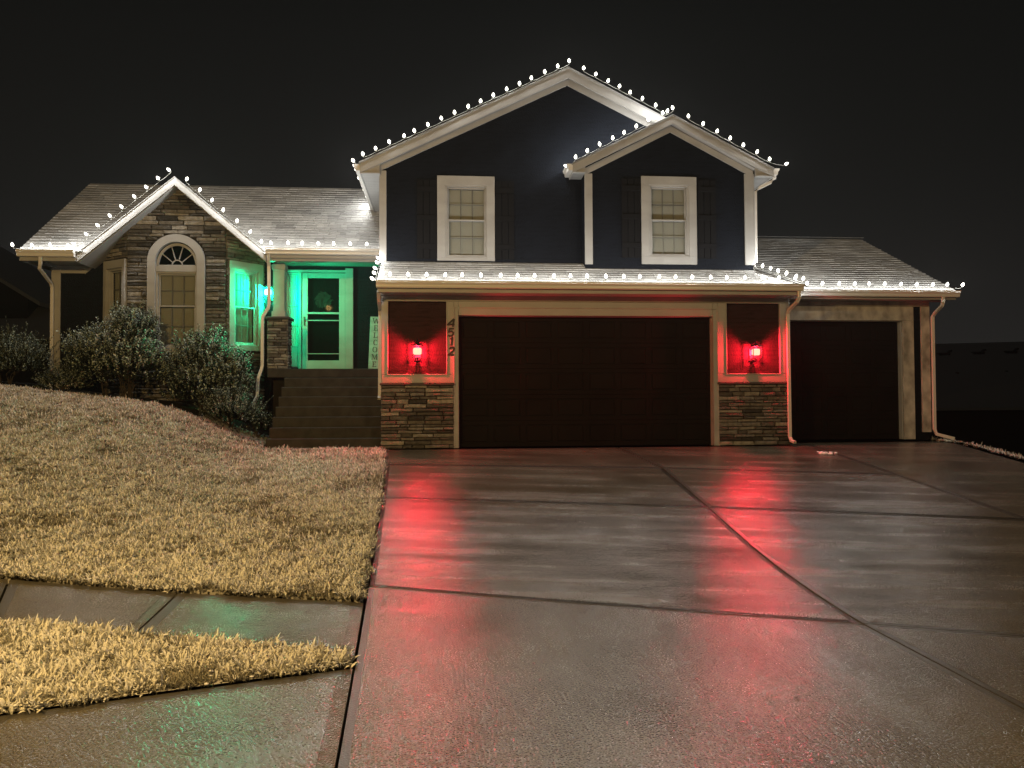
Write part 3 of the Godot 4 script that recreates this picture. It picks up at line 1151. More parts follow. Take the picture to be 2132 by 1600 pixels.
	slab(ap, [Vector2(-2.67, apron_top(-2.67)), Vector2(-0.642, 8.785), Vector2(-0.403, 13.4), Vector2(-3.2, 13.4)], "bwbb", arc, true)
	slab(ap, [Vector2(-8.0, apron_top(-8.0)), Vector2(-2.69, apron_top(-2.69)), Vector2(-3.22, 13.4), Vector2(-8.0, 13.4)], "bbbb", arc, true)

func build_house() -> void:
	var h := thing("house", "split level house with dark navy siding, white trim and stone veneer", "house")
	var I := Transform3D()
	var at := func(z: float) -> Transform3D: return Transform3D(Basis(), Vector3(0, 0, z))
	# --- garage block
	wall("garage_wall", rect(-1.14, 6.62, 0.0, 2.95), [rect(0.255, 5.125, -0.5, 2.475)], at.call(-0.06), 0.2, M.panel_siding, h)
	var b := MB.new()
	b.bx(-1.14, -0.94, -0.3, 3.3, -8.5, -0.27, 0.0)
	b.bx(6.42, 6.62, -0.3, 3.0, -8.5, -0.27, 0.0)
	b.bx(-1.14, 9.85, -0.3, 5.0, -8.72, -8.51, 0.0)
	b.bx(-1.1, 9.8, -0.28, -0.02, -8.5, -0.15, 0.0)
	b.bx(-0.93, 6.4, 2.75, 2.84, -8.5, -0.27, 0.0)
	obj("side_wall", b, M.siding, h)
	var tr := [
		[-1.165, -1.045, 1.375, 2.735], [0.035, 0.17, 1.375, 2.735], [-1.165, 0.17, 1.215, 1.375], [-1.165, 6.645, 2.735, 2.84],
		[0.17, 0.255, 0.0, 2.735], [5.125, 5.215, 0.0, 2.735], [0.255, 5.125, 2.475, 2.735],
		[5.215, 5.39, 1.375, 2.735], [6.45, 6.645, 1.375, 2.735], [5.215, 6.645, 1.215, 1.375],
	]
	for k in tr:
		var tb := MB.new()
		tb.bx(k[0] + 0.0015, k[1] - 0.0015, k[2] + 0.0015, k[3] - 0.0015, -0.058, 0.0 if k[0] > -1.2 else 0.0)
		obj("trim_board", tb, M.trim, h)
	# thin stops round the siding panels and the door head
	b = MB.new()
	frame4(b, I, -1.06, 0.05, 1.36, 2.75, 0.02, -0.03, 0.012)
	frame4(b, I, 5.375, 6.465, 1.36, 2.75, 0.02, -0.03, 0.012)
	b.bx(0.16, 0.185, 0.0, 2.63, -0.02, 0.016)
	b.bx(5.2, 5.225, 0.0, 2.63, -0.02, 0.016)
	b.bx(0.186, 5.199, 2.61, 2.632, -0.02, 0.016)
	obj("trim_stop", b, M.trim, h)
	# door jambs going back
	b = MB.new()
	b.bx(0.24, 0.262, 0.0, 2.465, -0.26, -0.061)
	b.bx(5.118, 5.14, 0.0, 2.465, -0.26, -0.061)
	b.bx(0.24, 5.14, 2.466, 2.488, -0.26, -0.061)
	obj("door_jamb", b, M.trim, h)
	garage_door(h, 0.263, 5.117, 0.01, 2.464, -0.17, 8)
	# stone skirts with dark cap
	for k in [[-1.175, 0.168], [5.217, 6.625]]:
		var sm := MB.new()
		sm.bx(k[0] + 0.01, k[1] - 0.005, 0.0, 1.17, -0.058, 0.008, 0.0)
		var ws := obj("stone_skirt", sm, M.mortar, h)
		var x0: float = k[0]
		var x1: float = k[1]
		veneer(ws, Transform3D(Basis(), Vector3(0, 0, 0.005)), 0.005, 1.168, func(_a, _b): return [[x0, x1]], 0.05, 0.088)
		for i in 3:
			var cm := MB.new()
			var ca := lerpf(k[0] - 0.02, k[1] + 0.012, i / 3.0)
			var cb := lerpf(k[0] - 0.02, k[1] + 0.012, (i + 1) / 3.0)
			cm.bx(ca + 0.003, cb - 0.003, 1.171, 1.214, -0.05, 0.068 + 0.006 * (i % 2), 0.008)
			obj("cap_stone", cm, M.cap, h)
	# eave of the garage: soffit, fascia, gutter
	b = MB.new()
	b.bx(-1.19, 6.68, 2.842, 2.862, -0.05, 0.395, 0.0)
	obj("soffit", b, M.trim, h)
	b = MB.new()
	b.bx(-1.2, 6.69, 2.835, 3.01, 0.396, 0.418)
	b.bx(6.67, 6.692, 2.835, 3.01, -0.2, 0.395)
	obj("fascia", b, M.trim, h)
	gutter(h, Vector3(-1.215, 3.035, 0.419), Vector3(6.70, 3.035, 0.419), Vector3(0, 0, 1))
	# shed roof over the garage front
	b = MB.new()
	b.sheet([Vector3(-1.21, 3.012, 0.42), Vector3(6.69, 3.012, 0.42), Vector3(6.14, 3.472, -0.5), Vector3(6.14, 3.597, -0.75), Vector3(-1.21, 3.597, -0.75)], Vector3(0, -0.02, 0))
	b.sheet([Vector3(6.69, 3.012, 0.42), Vector3(6.69, 3.03, -0.5), Vector3(6.14, 3.472, -0.5)], Vector3(0, -0.02, 0))
	b.sheet([Vector3(-1.19, 2.85, 0.40), Vector3(-1.19, 3.0, 0.40), Vector3(-1.19, 3.58, -0.75), Vector3(-1.19, 2.85, -0.75)], Vector3(0.02, 0, 0))
	obj("garage_roof", b, M.deck, h)
	var gr := h.get_node("garage_roof")
	shingles(gr, Vector3(-1.215, 3.014, 0.44), Vector3.RIGHT, Vector3(0, 0.5, -1).normalized(), 1.33, func(v): return [[0.0, 7.905 - maxf(0.0, minf(v, 1.03)) * 0.535]], 81)
	b = MB.new()
	for i in 8:   # cap shingles on the short hip
		var p := Vector3(6.71, 3.035, 0.42).lerp(Vector3(6.15, 3.50, -0.5), i / 8.0)
		b.box(Transform3D(Basis(Vector3(-0.50, 0.40, -0.82).normalized(), Vector3(0.3, 0.9, 0.2).normalized(), Vector3(0.7, 0, 0.3)).orthonormalized(), p), Vector3(0.16, 0.012, 0.2), 0.002)
	obj("hip_cap", b, M.deck, h)
	# --- third garage bay
	wall("small_garage_wall", rect(6.64, 9.85, 0.04, 2.95), [rect(6.55, 9.295, -0.5, 2.472)], at.call(-0.60), 0.2, M.siding, h)
	b = MB.new()
	b.bx(9.65, 9.85, -0.3, 3.0, -8.5, -0.81, 0.0)
	obj("small_garage_side", b, M.siding, h)
	for k in [[6.64, 9.53, 2.475, 2.76], [9.297, 9.53, 0.06, 2.473], [9.69, 9.875, 0.2, 2.76], [6.64, 9.875, 2.762, 2.86]]:
		var tb := MB.new()
		tb.bx(k[0], k[1], k[2], k[3], -0.598, -0.555)
		obj("trim_board", tb, M.trim_worn, h)
	b = MB.new()
	b.bx(9.28, 9.31, 0.06, 2.46, -0.80, -0.6)
	b.bx(6.64, 9.31, 2.461, 2.485, -0.80, -0.6)
	obj("door_jamb", b, M.trim, h)
	garage_door(h, 6.63, 9.279, 0.06, 2.46, -0.72, 5)
	b = MB.new()
	b.bx(6.64, 10.15, 2.862, 2.88, -0.6, -0.17, 0.0)
	obj("soffit", b, M.trim, h)
	b = MB.new()
	b.bx(6.70, 10.17, 2.85, 3.0, -0.17, -0.15)
	obj("fascia", b, M.trim, h)
	gutter(h, Vector3(6.72, 3.02, -0.148), Vector3(10.19, 3.02, -0.148), Vector3(0, 0, 1))
	var rs := 0.51
	b = MB.new()
	b.sheet([Vector3(6.13, 3.0, -0.15), Vector3(10.17, 3.0, -0.15), Vector3(10.17, 3.0 + rs * 3.57, -3.72), Vector3(6.13, 3.0 + rs * 3.57, -3.72)], Vector3(0, -0.03, 0))
	b.sheet([Vector3(6.13, 3.0 + rs * 3.57, -3.72), Vector3(10.17, 3.0 + rs * 3.57, -3.72), Vector3(10.17, 2.4, -8.8), Vector3(6.13, 2.4, -8.8)], Vector3(0, -0.03, 0))
	b.sheet([Vector3(9.84, 2.86, -0.4), Vector3(9.84, 2.86, -7.9), Vector3(9.84, 4.78, -3.72)], Vector3(-0.05, 0, 0))
	obj("small_garage_roof", b, M.deck, h)
	shingles(h.get_node("small_garage_roof"), Vector3(6.14, 3.003, -0.13), Vector3.RIGHT, Vector3(0, rs, -1).normalized(), 4.0, func(v): return [[0.0 if v > 0.3 else 0.56, 4.05]], 82)
	b = MB.new()
	for i in 15:
		var xa := 6.13 + i * 0.27
		b.sheet([Vector3(xa, 4.83, -3.56), Vector3(xa + 0.30, 4.835, -3.56), Vector3(xa + 0.30, 4.86, -3.72), Vector3(xa, 4.855, -3.72)], Vector3(0, -0.012, 0))
	obj("ridge_cap", b, M.deck, h)
	# --- upper storey
	var peak := Vector2(2.45, 7.47)
	var sl := 0.487
	var mw := -0.75
	var gable := PackedVector2Array([Vector2(-1.24, 3.3), Vector2(6.12, 3.3), Vector2(6.12, 5.6), Vector2(2.45, 7.34), Vector2(-1.24, 5.54)])
	wall("upper_wall", gable, [rect(0.05, 0.82, 3.71, 5.10)], at.call(mw), 0.15, M.siding, h)
	var ds := at.call(-0.40)
	wall("dormer_wall", PackedVector2Array([Vector2(2.735, 3.3), Vector2(6.10, 3.3), Vector2(6.10, 5.42), Vector2(4.44, 6.26), Vector2(2.735, 5.42)]), [rect(4.03, 4.77, 3.71, 5.08)], ds, 0.15, M.siding, h)
	b = MB.new()
	b.bx(2.735, 2.8, 3.3, 5.42, -0.78, -0.56, 0.0)
	b.bx(6.05, 6.10, 3.3, 5.42, -0.9, -0.56, 0.0)
	b.bx(-1.24, -1.12, 3.3, 5.5, -8.6, -0.905, 0.0)
	b.bx(6.0, 6.12, 2.9, 5.5, -8.6, -0.905, 0.0)
	obj("upper_side_wall", b, M.siding, h)
	b = MB.new()
	b.prism(gable, at.call(-8.45), 0.15)
	obj("back_wall", b, M.siding, h)
	# corner boards and friezes
	for k in [[-1.262, -1.125, 3.57, 5.38, mw, mw + 0.03], [2.722, 2.875, 3.525, 5.30, -0.4, -0.37], [5.932, 6.112, 3.545, 5.36, -0.4, -0.37], [6.113, 6.135, 3.5, 5.36, -0.9, -0.372], [-1.264, -1.242, 3.57, 5.36, -0.95, mw - 0.0]]:
		var tb := MB.new()
		tb.bx(k[0], k[1], k[2], k[3], k[4], k[5])
		obj("corner_board", tb, M.trim, h)
	rake_board("frieze_board", h, Vector2(2.45, 7.335), Vector2(-1.262, 5.53), 0.165, mw + 0.028, 0.026, M.trim)
	rake_board("frieze_board", h, Vector2(2.45, 7.335), Vector2(4.6, 6.29), 0.165, mw + 0.028, 0.026, M.trim)
	rake_board("frieze_board", h, Vector2(4.44, 6.285), Vector2(2.722, 5.40), 0.13, -0.372, 0.026, M.trim)
	rake_board("frieze_board", h, Vector2(4.44, 6.285), Vector2(6.113, 5.42), 0.13, -0.372, 0.026, M.trim)
	# rake fascias
	rake_board("rake_fascia", h, peak, Vector2(-1.62, 5.488), 0.20, -0.6, 0.025, M.trim)
	rake_board("rake_fascia", h, peak, Vector2(5.2, 6.131), 0.20, -0.6, 0.025, M.trim)
	rake_board("rake_fascia", h, Vector2(4.455, 6.445), Vector2(2.47, 5.445), 0.165, -0.25, 0.025, M.trim)
	rake_board("rake_fascia", h, Vector2(4.455, 6.445), Vector2(6.47, 5.445), 0.165, -0.25, 0.025, M.trim)
	# roofs
	b = MB.new()
	b.sheet([Vector3(2.45, 7.49, -0.58), Vector3(-1.64, 5.498, -0.58), Vector3(-1.64, 5.498, -9.0), Vector3(2.45, 7.49, -9.0)], Vector3(0, -0.035, 0))
	b.sheet([Vector3(2.45, 7.49, -0.58), Vector3(6.5, 5.518, -0.62), Vector3(6.5, 5.518, -9.0), Vector3(2.45, 7.49, -9.0)], Vector3(0, -0.035, 0))
	obj("upper_roof", b, M.deck, h)
	b = MB.new()
	b.sheet([Vector3(4.455, 6.462, -0.235), Vector3(2.45, 5.452, -0.235), Vector3(2.45, 5.452, -2.4), Vector3(4.455, 6.462, -2.6)], Vector3(0, -0.03, 0))
	b.sheet([Vector3(4.455, 6.462, -0.235), Vector3(6.49, 5.452, -0.235), Vector3(6.49, 5.452, -9.0), Vector3(4.455, 6.462, -9.0)], Vector3(0, -0.03, 0))
	obj("dormer_roof", b, M.deck, h)
	# soffits of the upper storey
	b = MB.new()
	b.bx(-1.60, -1.243, 5.285, 5.30, -4.6, -0.602, 0.0)
	b.bx(2.5, 2.72, 5.285, 5.30, -0.74, -0.252, 0.0)
	b.bx(6.137, 6.46, 5.285, 5.30, -6, -0.252, 0.0)
	b.sheet([Vector3(2.45, 7.30, -0.626), Vector3(-1.25, 5.50, -0.626), Vector3(-1.25, 5.50, -0.75), Vector3(2.45, 7.30, -0.75)], Vector3(0, 0.012, 0))
	b.sheet([Vector3(4.455, 6.30, -0.276), Vector3(2.72, 5.43, -0.276), Vector3(2.72, 5.43, -0.4), Vector3(4.455, 6.30, -0.4)], Vector3(0, 0.012, 0))
	b.sheet([Vector3(4.455, 6.30, -0.276), Vector3(6.12, 5.43, -0.276), Vector3(6.12, 5.43, -0.4), Vector3(4.455, 6.30, -0.4)], Vector3(0, 0.012, 0))
	# little boxes that close the eave ends
	b.prism(PackedVector2Array([Vector2(-1.60, 5.282), Vector2(-1.245, 5.282), Vector2(-1.245, 5.50), Vector2(-1.60, 5.36)]), at.call(-0.63), 0.02)
	b.prism(PackedVector2Array([Vector2(2.5, 5.282), Vector2(2.722, 5.282), Vector2(2.722, 5.44), Vector2(2.5, 5.33)]), at.call(-0.28), 0.02)
	b.prism(PackedVector2Array([Vector2(6.115, 5.282), Vector2(6.46, 5.282), Vector2(6.46, 5.33), Vector2(6.115, 5.46)]), at.call(-0.28), 0.02)
	obj("upper_soffit", b, M.trim, h)
	b = MB.new()
	b.bx(-1.625, -1.602, 5.275, 5.45, -4.6, -0.602)
	b.bx(2.475, 2.498, 5.275, 5.42, -0.74, -0.252)
	b.bx(6.462, 6.485, 5.275, 5.42, -6.0, -0.252)
	obj("eave_fascia", b, M.trim, h)
	gutter(h, Vector3(-1.627, 5.46, -4.45), Vector3(-1.627, 5.46, -0.615), Vector3(-1, 0, 0))
	gutter(h, Vector3(2.473, 5.445, -0.74), Vector3(2.473, 5.445, -0.255), Vector3(-1, 0, 0))
	gutter(h, Vector3(6.487, 5.445, -0.255), Vector3(6.487, 5.445, -6.0), Vector3(1, 0, 0))
	# upper windows with trim and shutters
	for k in [[mw, -0.14, 0.99, 3.63, 5.305, 0.05, 0.82, 3.71, 5.10, 4.43], [-0.40, 3.845, 4.955, 3.54, 5.275, 4.03, 4.77, 3.71, 5.08, 4.41]]:
		var w := part("window", h)
		var x: Transform3D = at.call(k[0])
		var tb := MB.new()
		var tw: float = k[5] - k[1] - 0.03
		frame4(tb, x, k[1], k[2], k[3], k[4], tw, 0.0, 0.03, k[7] - k[3] - 0.02, k[4] - k[8] - 0.02)
		obj("casing", tb, M.trim, w)
		hung_window(w, x, k[5], k[6], k[7], k[8], k[9], 3, 2)
	for k in [[mw, -0.535, -0.16], [mw, 1.01, 1.375], [-0.4, 3.455, 3.825], [-0.4, 4.985, 5.35]]:
		var sb := MB.new()
		var wd: float = (k[2] - k[1] - 0.02) / 3.0
		for i in 3:
			sb.bx(k[1] + i * (wd + 0.01), k[1] + i * (wd + 0.01) + wd, 3.66, 5.22, k[0] + 0.001, k[0] + 0.022, 0.003)
		for y in [3.86, 4.42, 4.98]:
			sb.bx(k[1], k[2], y, y + 0.10, k[0] + 0.023, k[0] + 0.040, 0.003)
		obj("shutter", sb, M.shutter, h)
	# --- left wing
	var my := 3.95
	var ms := 0.72
	var ez := -1.72
	var lw := -2.5
	wall("left_wall", PackedVector2Array([Vector2(-8.17, 0.6), Vector2(-4.60, 0.6), Vector2(-4.60, 4.48), Vector2(-5.46, 5.20), Vector2(-7.4, 3.80), Vector2(-8.17, 3.80)]), [rect(-6.9, -4.65, 0.65, 4.1)], at.call(lw), 0.15, M.siding, h)
	b = MB.new()
	b.bx(-8.17, -8.02, 0.0, 3.9, -8.5, lw - 0.16, 0.0)
	obj("left_side_wall", b, M.siding, h)
	b = MB.new()
	b.bx(-8.17, -1.25, 0.0, 3.9, -8.6, -8.45, 0.0)
	obj("rear_wall", b, M.siding, h)
	b = MB.new()
	b.bx(-4.2, -3.69, 0.5, 3.95, -3.42, -2.70, 0.0)
	obj("lantern_wall", b, M.siding, h)
	for k in [[-8.19, -8.005, 1.1, 3.78], ]:
		var tb := MB.new()
		tb.bx(k[0], k[1], k[2], k[3], lw + 0.001, lw + 0.03)
		obj("corner_board", tb, M.trim, h)
	b = MB.new()
	b.bx(-8.005, -7.52, 3.60, 3.76, lw + 0.001, lw + 0.026)
	obj("frieze_board", b, M.trim, h)
	rake_board("frieze_board", h, Vector2(-7.52, 3.77), Vector2(-6.0, 5.04), 0.185, lw + 0.027, 0.025, M.trim)
	# soffits
	b = MB.new()
	b.bx(-8.42, -7.33, 3.762, 3.78, lw + 0.028, ez - 0.03, 0.0)
	b.bx(-8.42, -8.2, 3.762, 3.78, -6, lw + 0.03, 0.0)
	b.sheet([Vector3(-5.46, 5.28, ez - 0.05), Vector3(-7.33, 3.70, ez - 0.05), Vector3(-7.33, 3.70, lw), Vector3(-5.46, 5.28, lw)], Vector3(0, 0.015, 0))
	b.sheet([Vector3(-5.46, 5.28, ez - 0.05), Vector3(-3.62, 3.725, ez - 0.05), Vector3(-3.62, 3.725, -2.8), Vector3(-5.46, 5.28, -2.8)], Vector3(0, 0.015, 0))
	obj("left_soffit", b, M.trim, h)
	# rake fascias, left fascia, gutters
	rake_board("rake_fascia", h, Vector2(-5.46, 5.465), Vector2(-7.345, 3.872), 0.165, ez - 0.01, 0.025, M.trim)
	rake_board("rake_fascia", h, Vector2(-5.46, 5.465), Vector2(-3.64, 3.93), 0.165, ez - 0.01, 0.025, M.trim)
	b = MB.new()
	b.bx(-8.42, -7.36, 3.72, 3.90, ez - 0.03, ez - 0.01)
	b.bx(-8.44, -8.42, 3.72, 3.90, -6, ez - 0.012)
	b.bx(-3.62, -1.25, 3.83, 4.0, ez - 0.03, ez - 0.01)
	obj("eave_fascia", b, M.trim, h)
	gutter(h, Vector3(-8.45, 3.925, ez - 0.008), Vector3(-7.365, 3.925, ez - 0.008), Vector3(0, 0, 1))
	gutter(h, Vector3(-3.63, 4.02, ez - 0.008), Vector3(-1.25, 4.02, ez - 0.008), Vector3(0, 0, 1))
	# roof of the left wing with the cross gable cut out
	var rz := -4.87
	var ry := my + ms * (ez - rz)
	b = MB.new()
	b.sheet([Vector3(-8.45, my - 0.06, ez), Vector3(-7.30, my - 0.06, ez), Vector3(-5.46, my - 0.06 + ms * 2.11, ez - 2.11), Vector3(-5.46, ry - 0.06, rz), Vector3(-8.45, ry - 0.06, rz)], Vector3(0, -0.03, 0))
	b.sheet([Vector3(-3.62, my - 0.02, ez), Vector3(-1.23, my - 0.02, ez), Vector3(-1.23, ry - 0.06, rz), Vector3(-5.46, ry - 0.06, rz), Vector3(-5.46, my - 0.06 + ms * 2.11, ez - 2.11)], Vector3(0, -0.03, 0))
	b.sheet([Vector3(-8.45, ry - 0.06, rz), Vector3(-1.23, ry - 0.06, rz), Vector3(-1.23, 3.3, -8.8), Vector3(-8.45, 3.3, -8.8)], Vector3(0, -0.03, 0))
	b.sheet([Vector3(-5.46, 5.475, ez + 0.005), Vector3(-7.37, 3.868, ez + 0.005), Vector3(-7.37, 3.868, ez - 0.05), Vector3(-5.46, 5.475, ez - 2.2)], Vector3(0, -0.02, 0))
	b.sheet([Vector3(-5.46, 5.475, ez + 0.005), Vector3(-3.61, 3.93, ez + 0.005), Vector3(-3.61, 3.93, ez - 0.05), Vector3(-5.46, 5.475, ez - 2.2)], Vector3(0, -0.02, 0))
	b.sheet([Vector3(-8.16, 3.7, -2.0), Vector3(-8.16, 3.7, -8.4), Vector3(-8.16, 6.1, rz)], Vector3(0.05, 0, 0))
	obj("left_roof", b, M.deck, h)
	shingles(h.get_node("left_roof"), Vector3(-8.46, my - 0.055, ez + 0.03), Vector3.RIGHT, Vector3(0, ms, -1).normalized(), 3.90, func(v):
		var d: float = v / sqrt(1.0 + ms * ms)
		var lx := minf(-5.46, -7.28 + 0.862 * d) + 8.46
		var rx := maxf(-5.46, -3.64 - 0.862 * d) + 8.46
		if d > 2.1: return [[0.0, 7.23]]
		return [[0.0, lx], [rx, 7.23]], 83)
	# --- stone bay
	bay(h)
	# --- downspouts
	for p in [
		[Vector3(-8.02, 3.80, ez + 0.03), Vector3(-8.03, 3.66, ez + 0.0), Vector3(-8.08, 3.58, ez - 0.06), Vector3(-8.14, 3.36, lw + 0.13), Vector3(-8.145, 3.28, lw + 0.075), Vector3(-8.145, 1.30, lw + 0.075), Vector3(-8.15, 1.20, lw + 0.13)],
		[Vector3(-3.585, 3.90, ez + 0.03), Vector3(-3.585, 3.80, ez + 0.0), Vector3(-3.60, 3.68, ez - 0.10), Vector3(-3.60, 2.90, ez - 0.13), Vector3(-3.615, 2.82, ez - 0.13), Vector3(-3.725, 2.64, ez - 0.13), Vector3(-3.735, 2.55, ez - 0.13), Vector3(-3.735, 1.62, ez - 0.13), Vector3(-3.75, 1.55, ez - 0.12), Vector3(-3.80, 1.38, ez - 0.08), Vector3(-3.81, 1.28, ez - 0.08), Vector3(-3.82, 1.0, ez - 0.07), Vector3(-3.90, 0.78, ez + 0.05)],
		[Vector3(6.63, 2.91, 0.46), Vector3(6.63, 2.80, 0.46), Vector3(6.62, 2.72, 0.40), Vector3(6.58, 2.60, 0.14), Vector3(6.58, 2.52, 0.07), Vector3(6.59, 0.16, 0.07), Vector3(6.60, 0.09, 0.11), Vector3(6.63, 0.06, 0.20)],
		[Vector3(9.86, 2.90, -0.10), Vector3(9.86, 2.80, -0.10), Vector3(9.87, 2.73, -0.15), Vector3(9.905, 2.62, -0.42), Vector3(9.91, 2.55, -0.515), Vector3(9.91, 0.26, -0.515), Vector3(9.94, 0.16, -0.50), Vector3(10.25, 0.07, -0.40)],
		[Vector3(6.53, 5.33, -0.33), Vector3(6.53, 5.27, -0.34), Vector3(6.47, 5.20, -0.37), Vector3(6.26, 5.10, -0.42), Vector3(6.17, 5.02, -0.43), Vector3(6.165, 3.6, -0.43)],
		[Vector3(-1.19, 2.86, 0.30), Vector3(-1.20, 2.72, 0.1), Vector3(-1.215, 2.60, -0.3), Vector3(-1.215, 2.50, -0.36), Vector3(-1.225, 0.98, -0.36), Vector3(-1.235, 0.93, -0.30)],
	]:
		var pb := MB.new()
		pb.pipe(p, 0.062, 0.048)
		obj("downspout", pb, M.gutter, h)
	lay_stones(h)

func garage_door(h: Node, x0: float, x1: float, y0: float, y1: float, z: float, cols: int) -> void:
	var d := MB.new()
	var sh := (y1 - y0) / 5.0
	d.bx(x0, x1, y0, y1, z - 0.05, z - 0.012, 0.0)
	var door := obj("garage_door", d, M.garage_door, h)
	for r in 5:
		var s := MB.new()
		var a := y0 + r * sh + 0.003
		var e := y0 + (r + 1) * sh - 0.003
		var pw_ := (x1 - x0) / cols
		# stiles and rails standing proud of the panels
		s.bx(x0, x1, a, a + 0.075, z - 0.012, z, 0.003)
		s.bx(x0, x1, e - 0.075, e, z - 0.012, z, 0.003)
		for c in cols + 1:
			var xa := clampf(x0 + c * pw_ - 0.05, x0, x1 - 0.05)
			s.bx(xa, minf(xa + 0.1, x1), a + 0.076, e - 0.076, z - 0.012, z, 0.003)
		obj("section", s, M.garage_door, door)
		for c in cols:
			var p := MB.new()
			p.box(Transform3D(Basis(), Vector3(x0 + (c + 0.5) * pw_, (a + e) * 0.5, z - 0.012)), Vector3(pw_ - 0.15, e - a - 0.2, 0.024), 0.012)
			obj("panel", p, M.garage_door, door)
	if cols > 6:
		var k := MB.new()
		k.bx(x0 - 0.001, x0 + 0.01, 1.22, 1.38, z + 0.001, z + 0.10)
		obj("seal_strip", k, M.black, door)

func arch_pts(cx: float, hw: float, y0: float, spring: float, n := 20) -> PackedVector2Array:
	var p := PackedVector2Array([Vector2(cx - hw, y0), Vector2(cx + hw, y0)])
	for i in n + 1:
		var a := PI * i / n
		p.append(Vector2(cx + hw * cos(a), spring + hw * sin(a)))
	return p

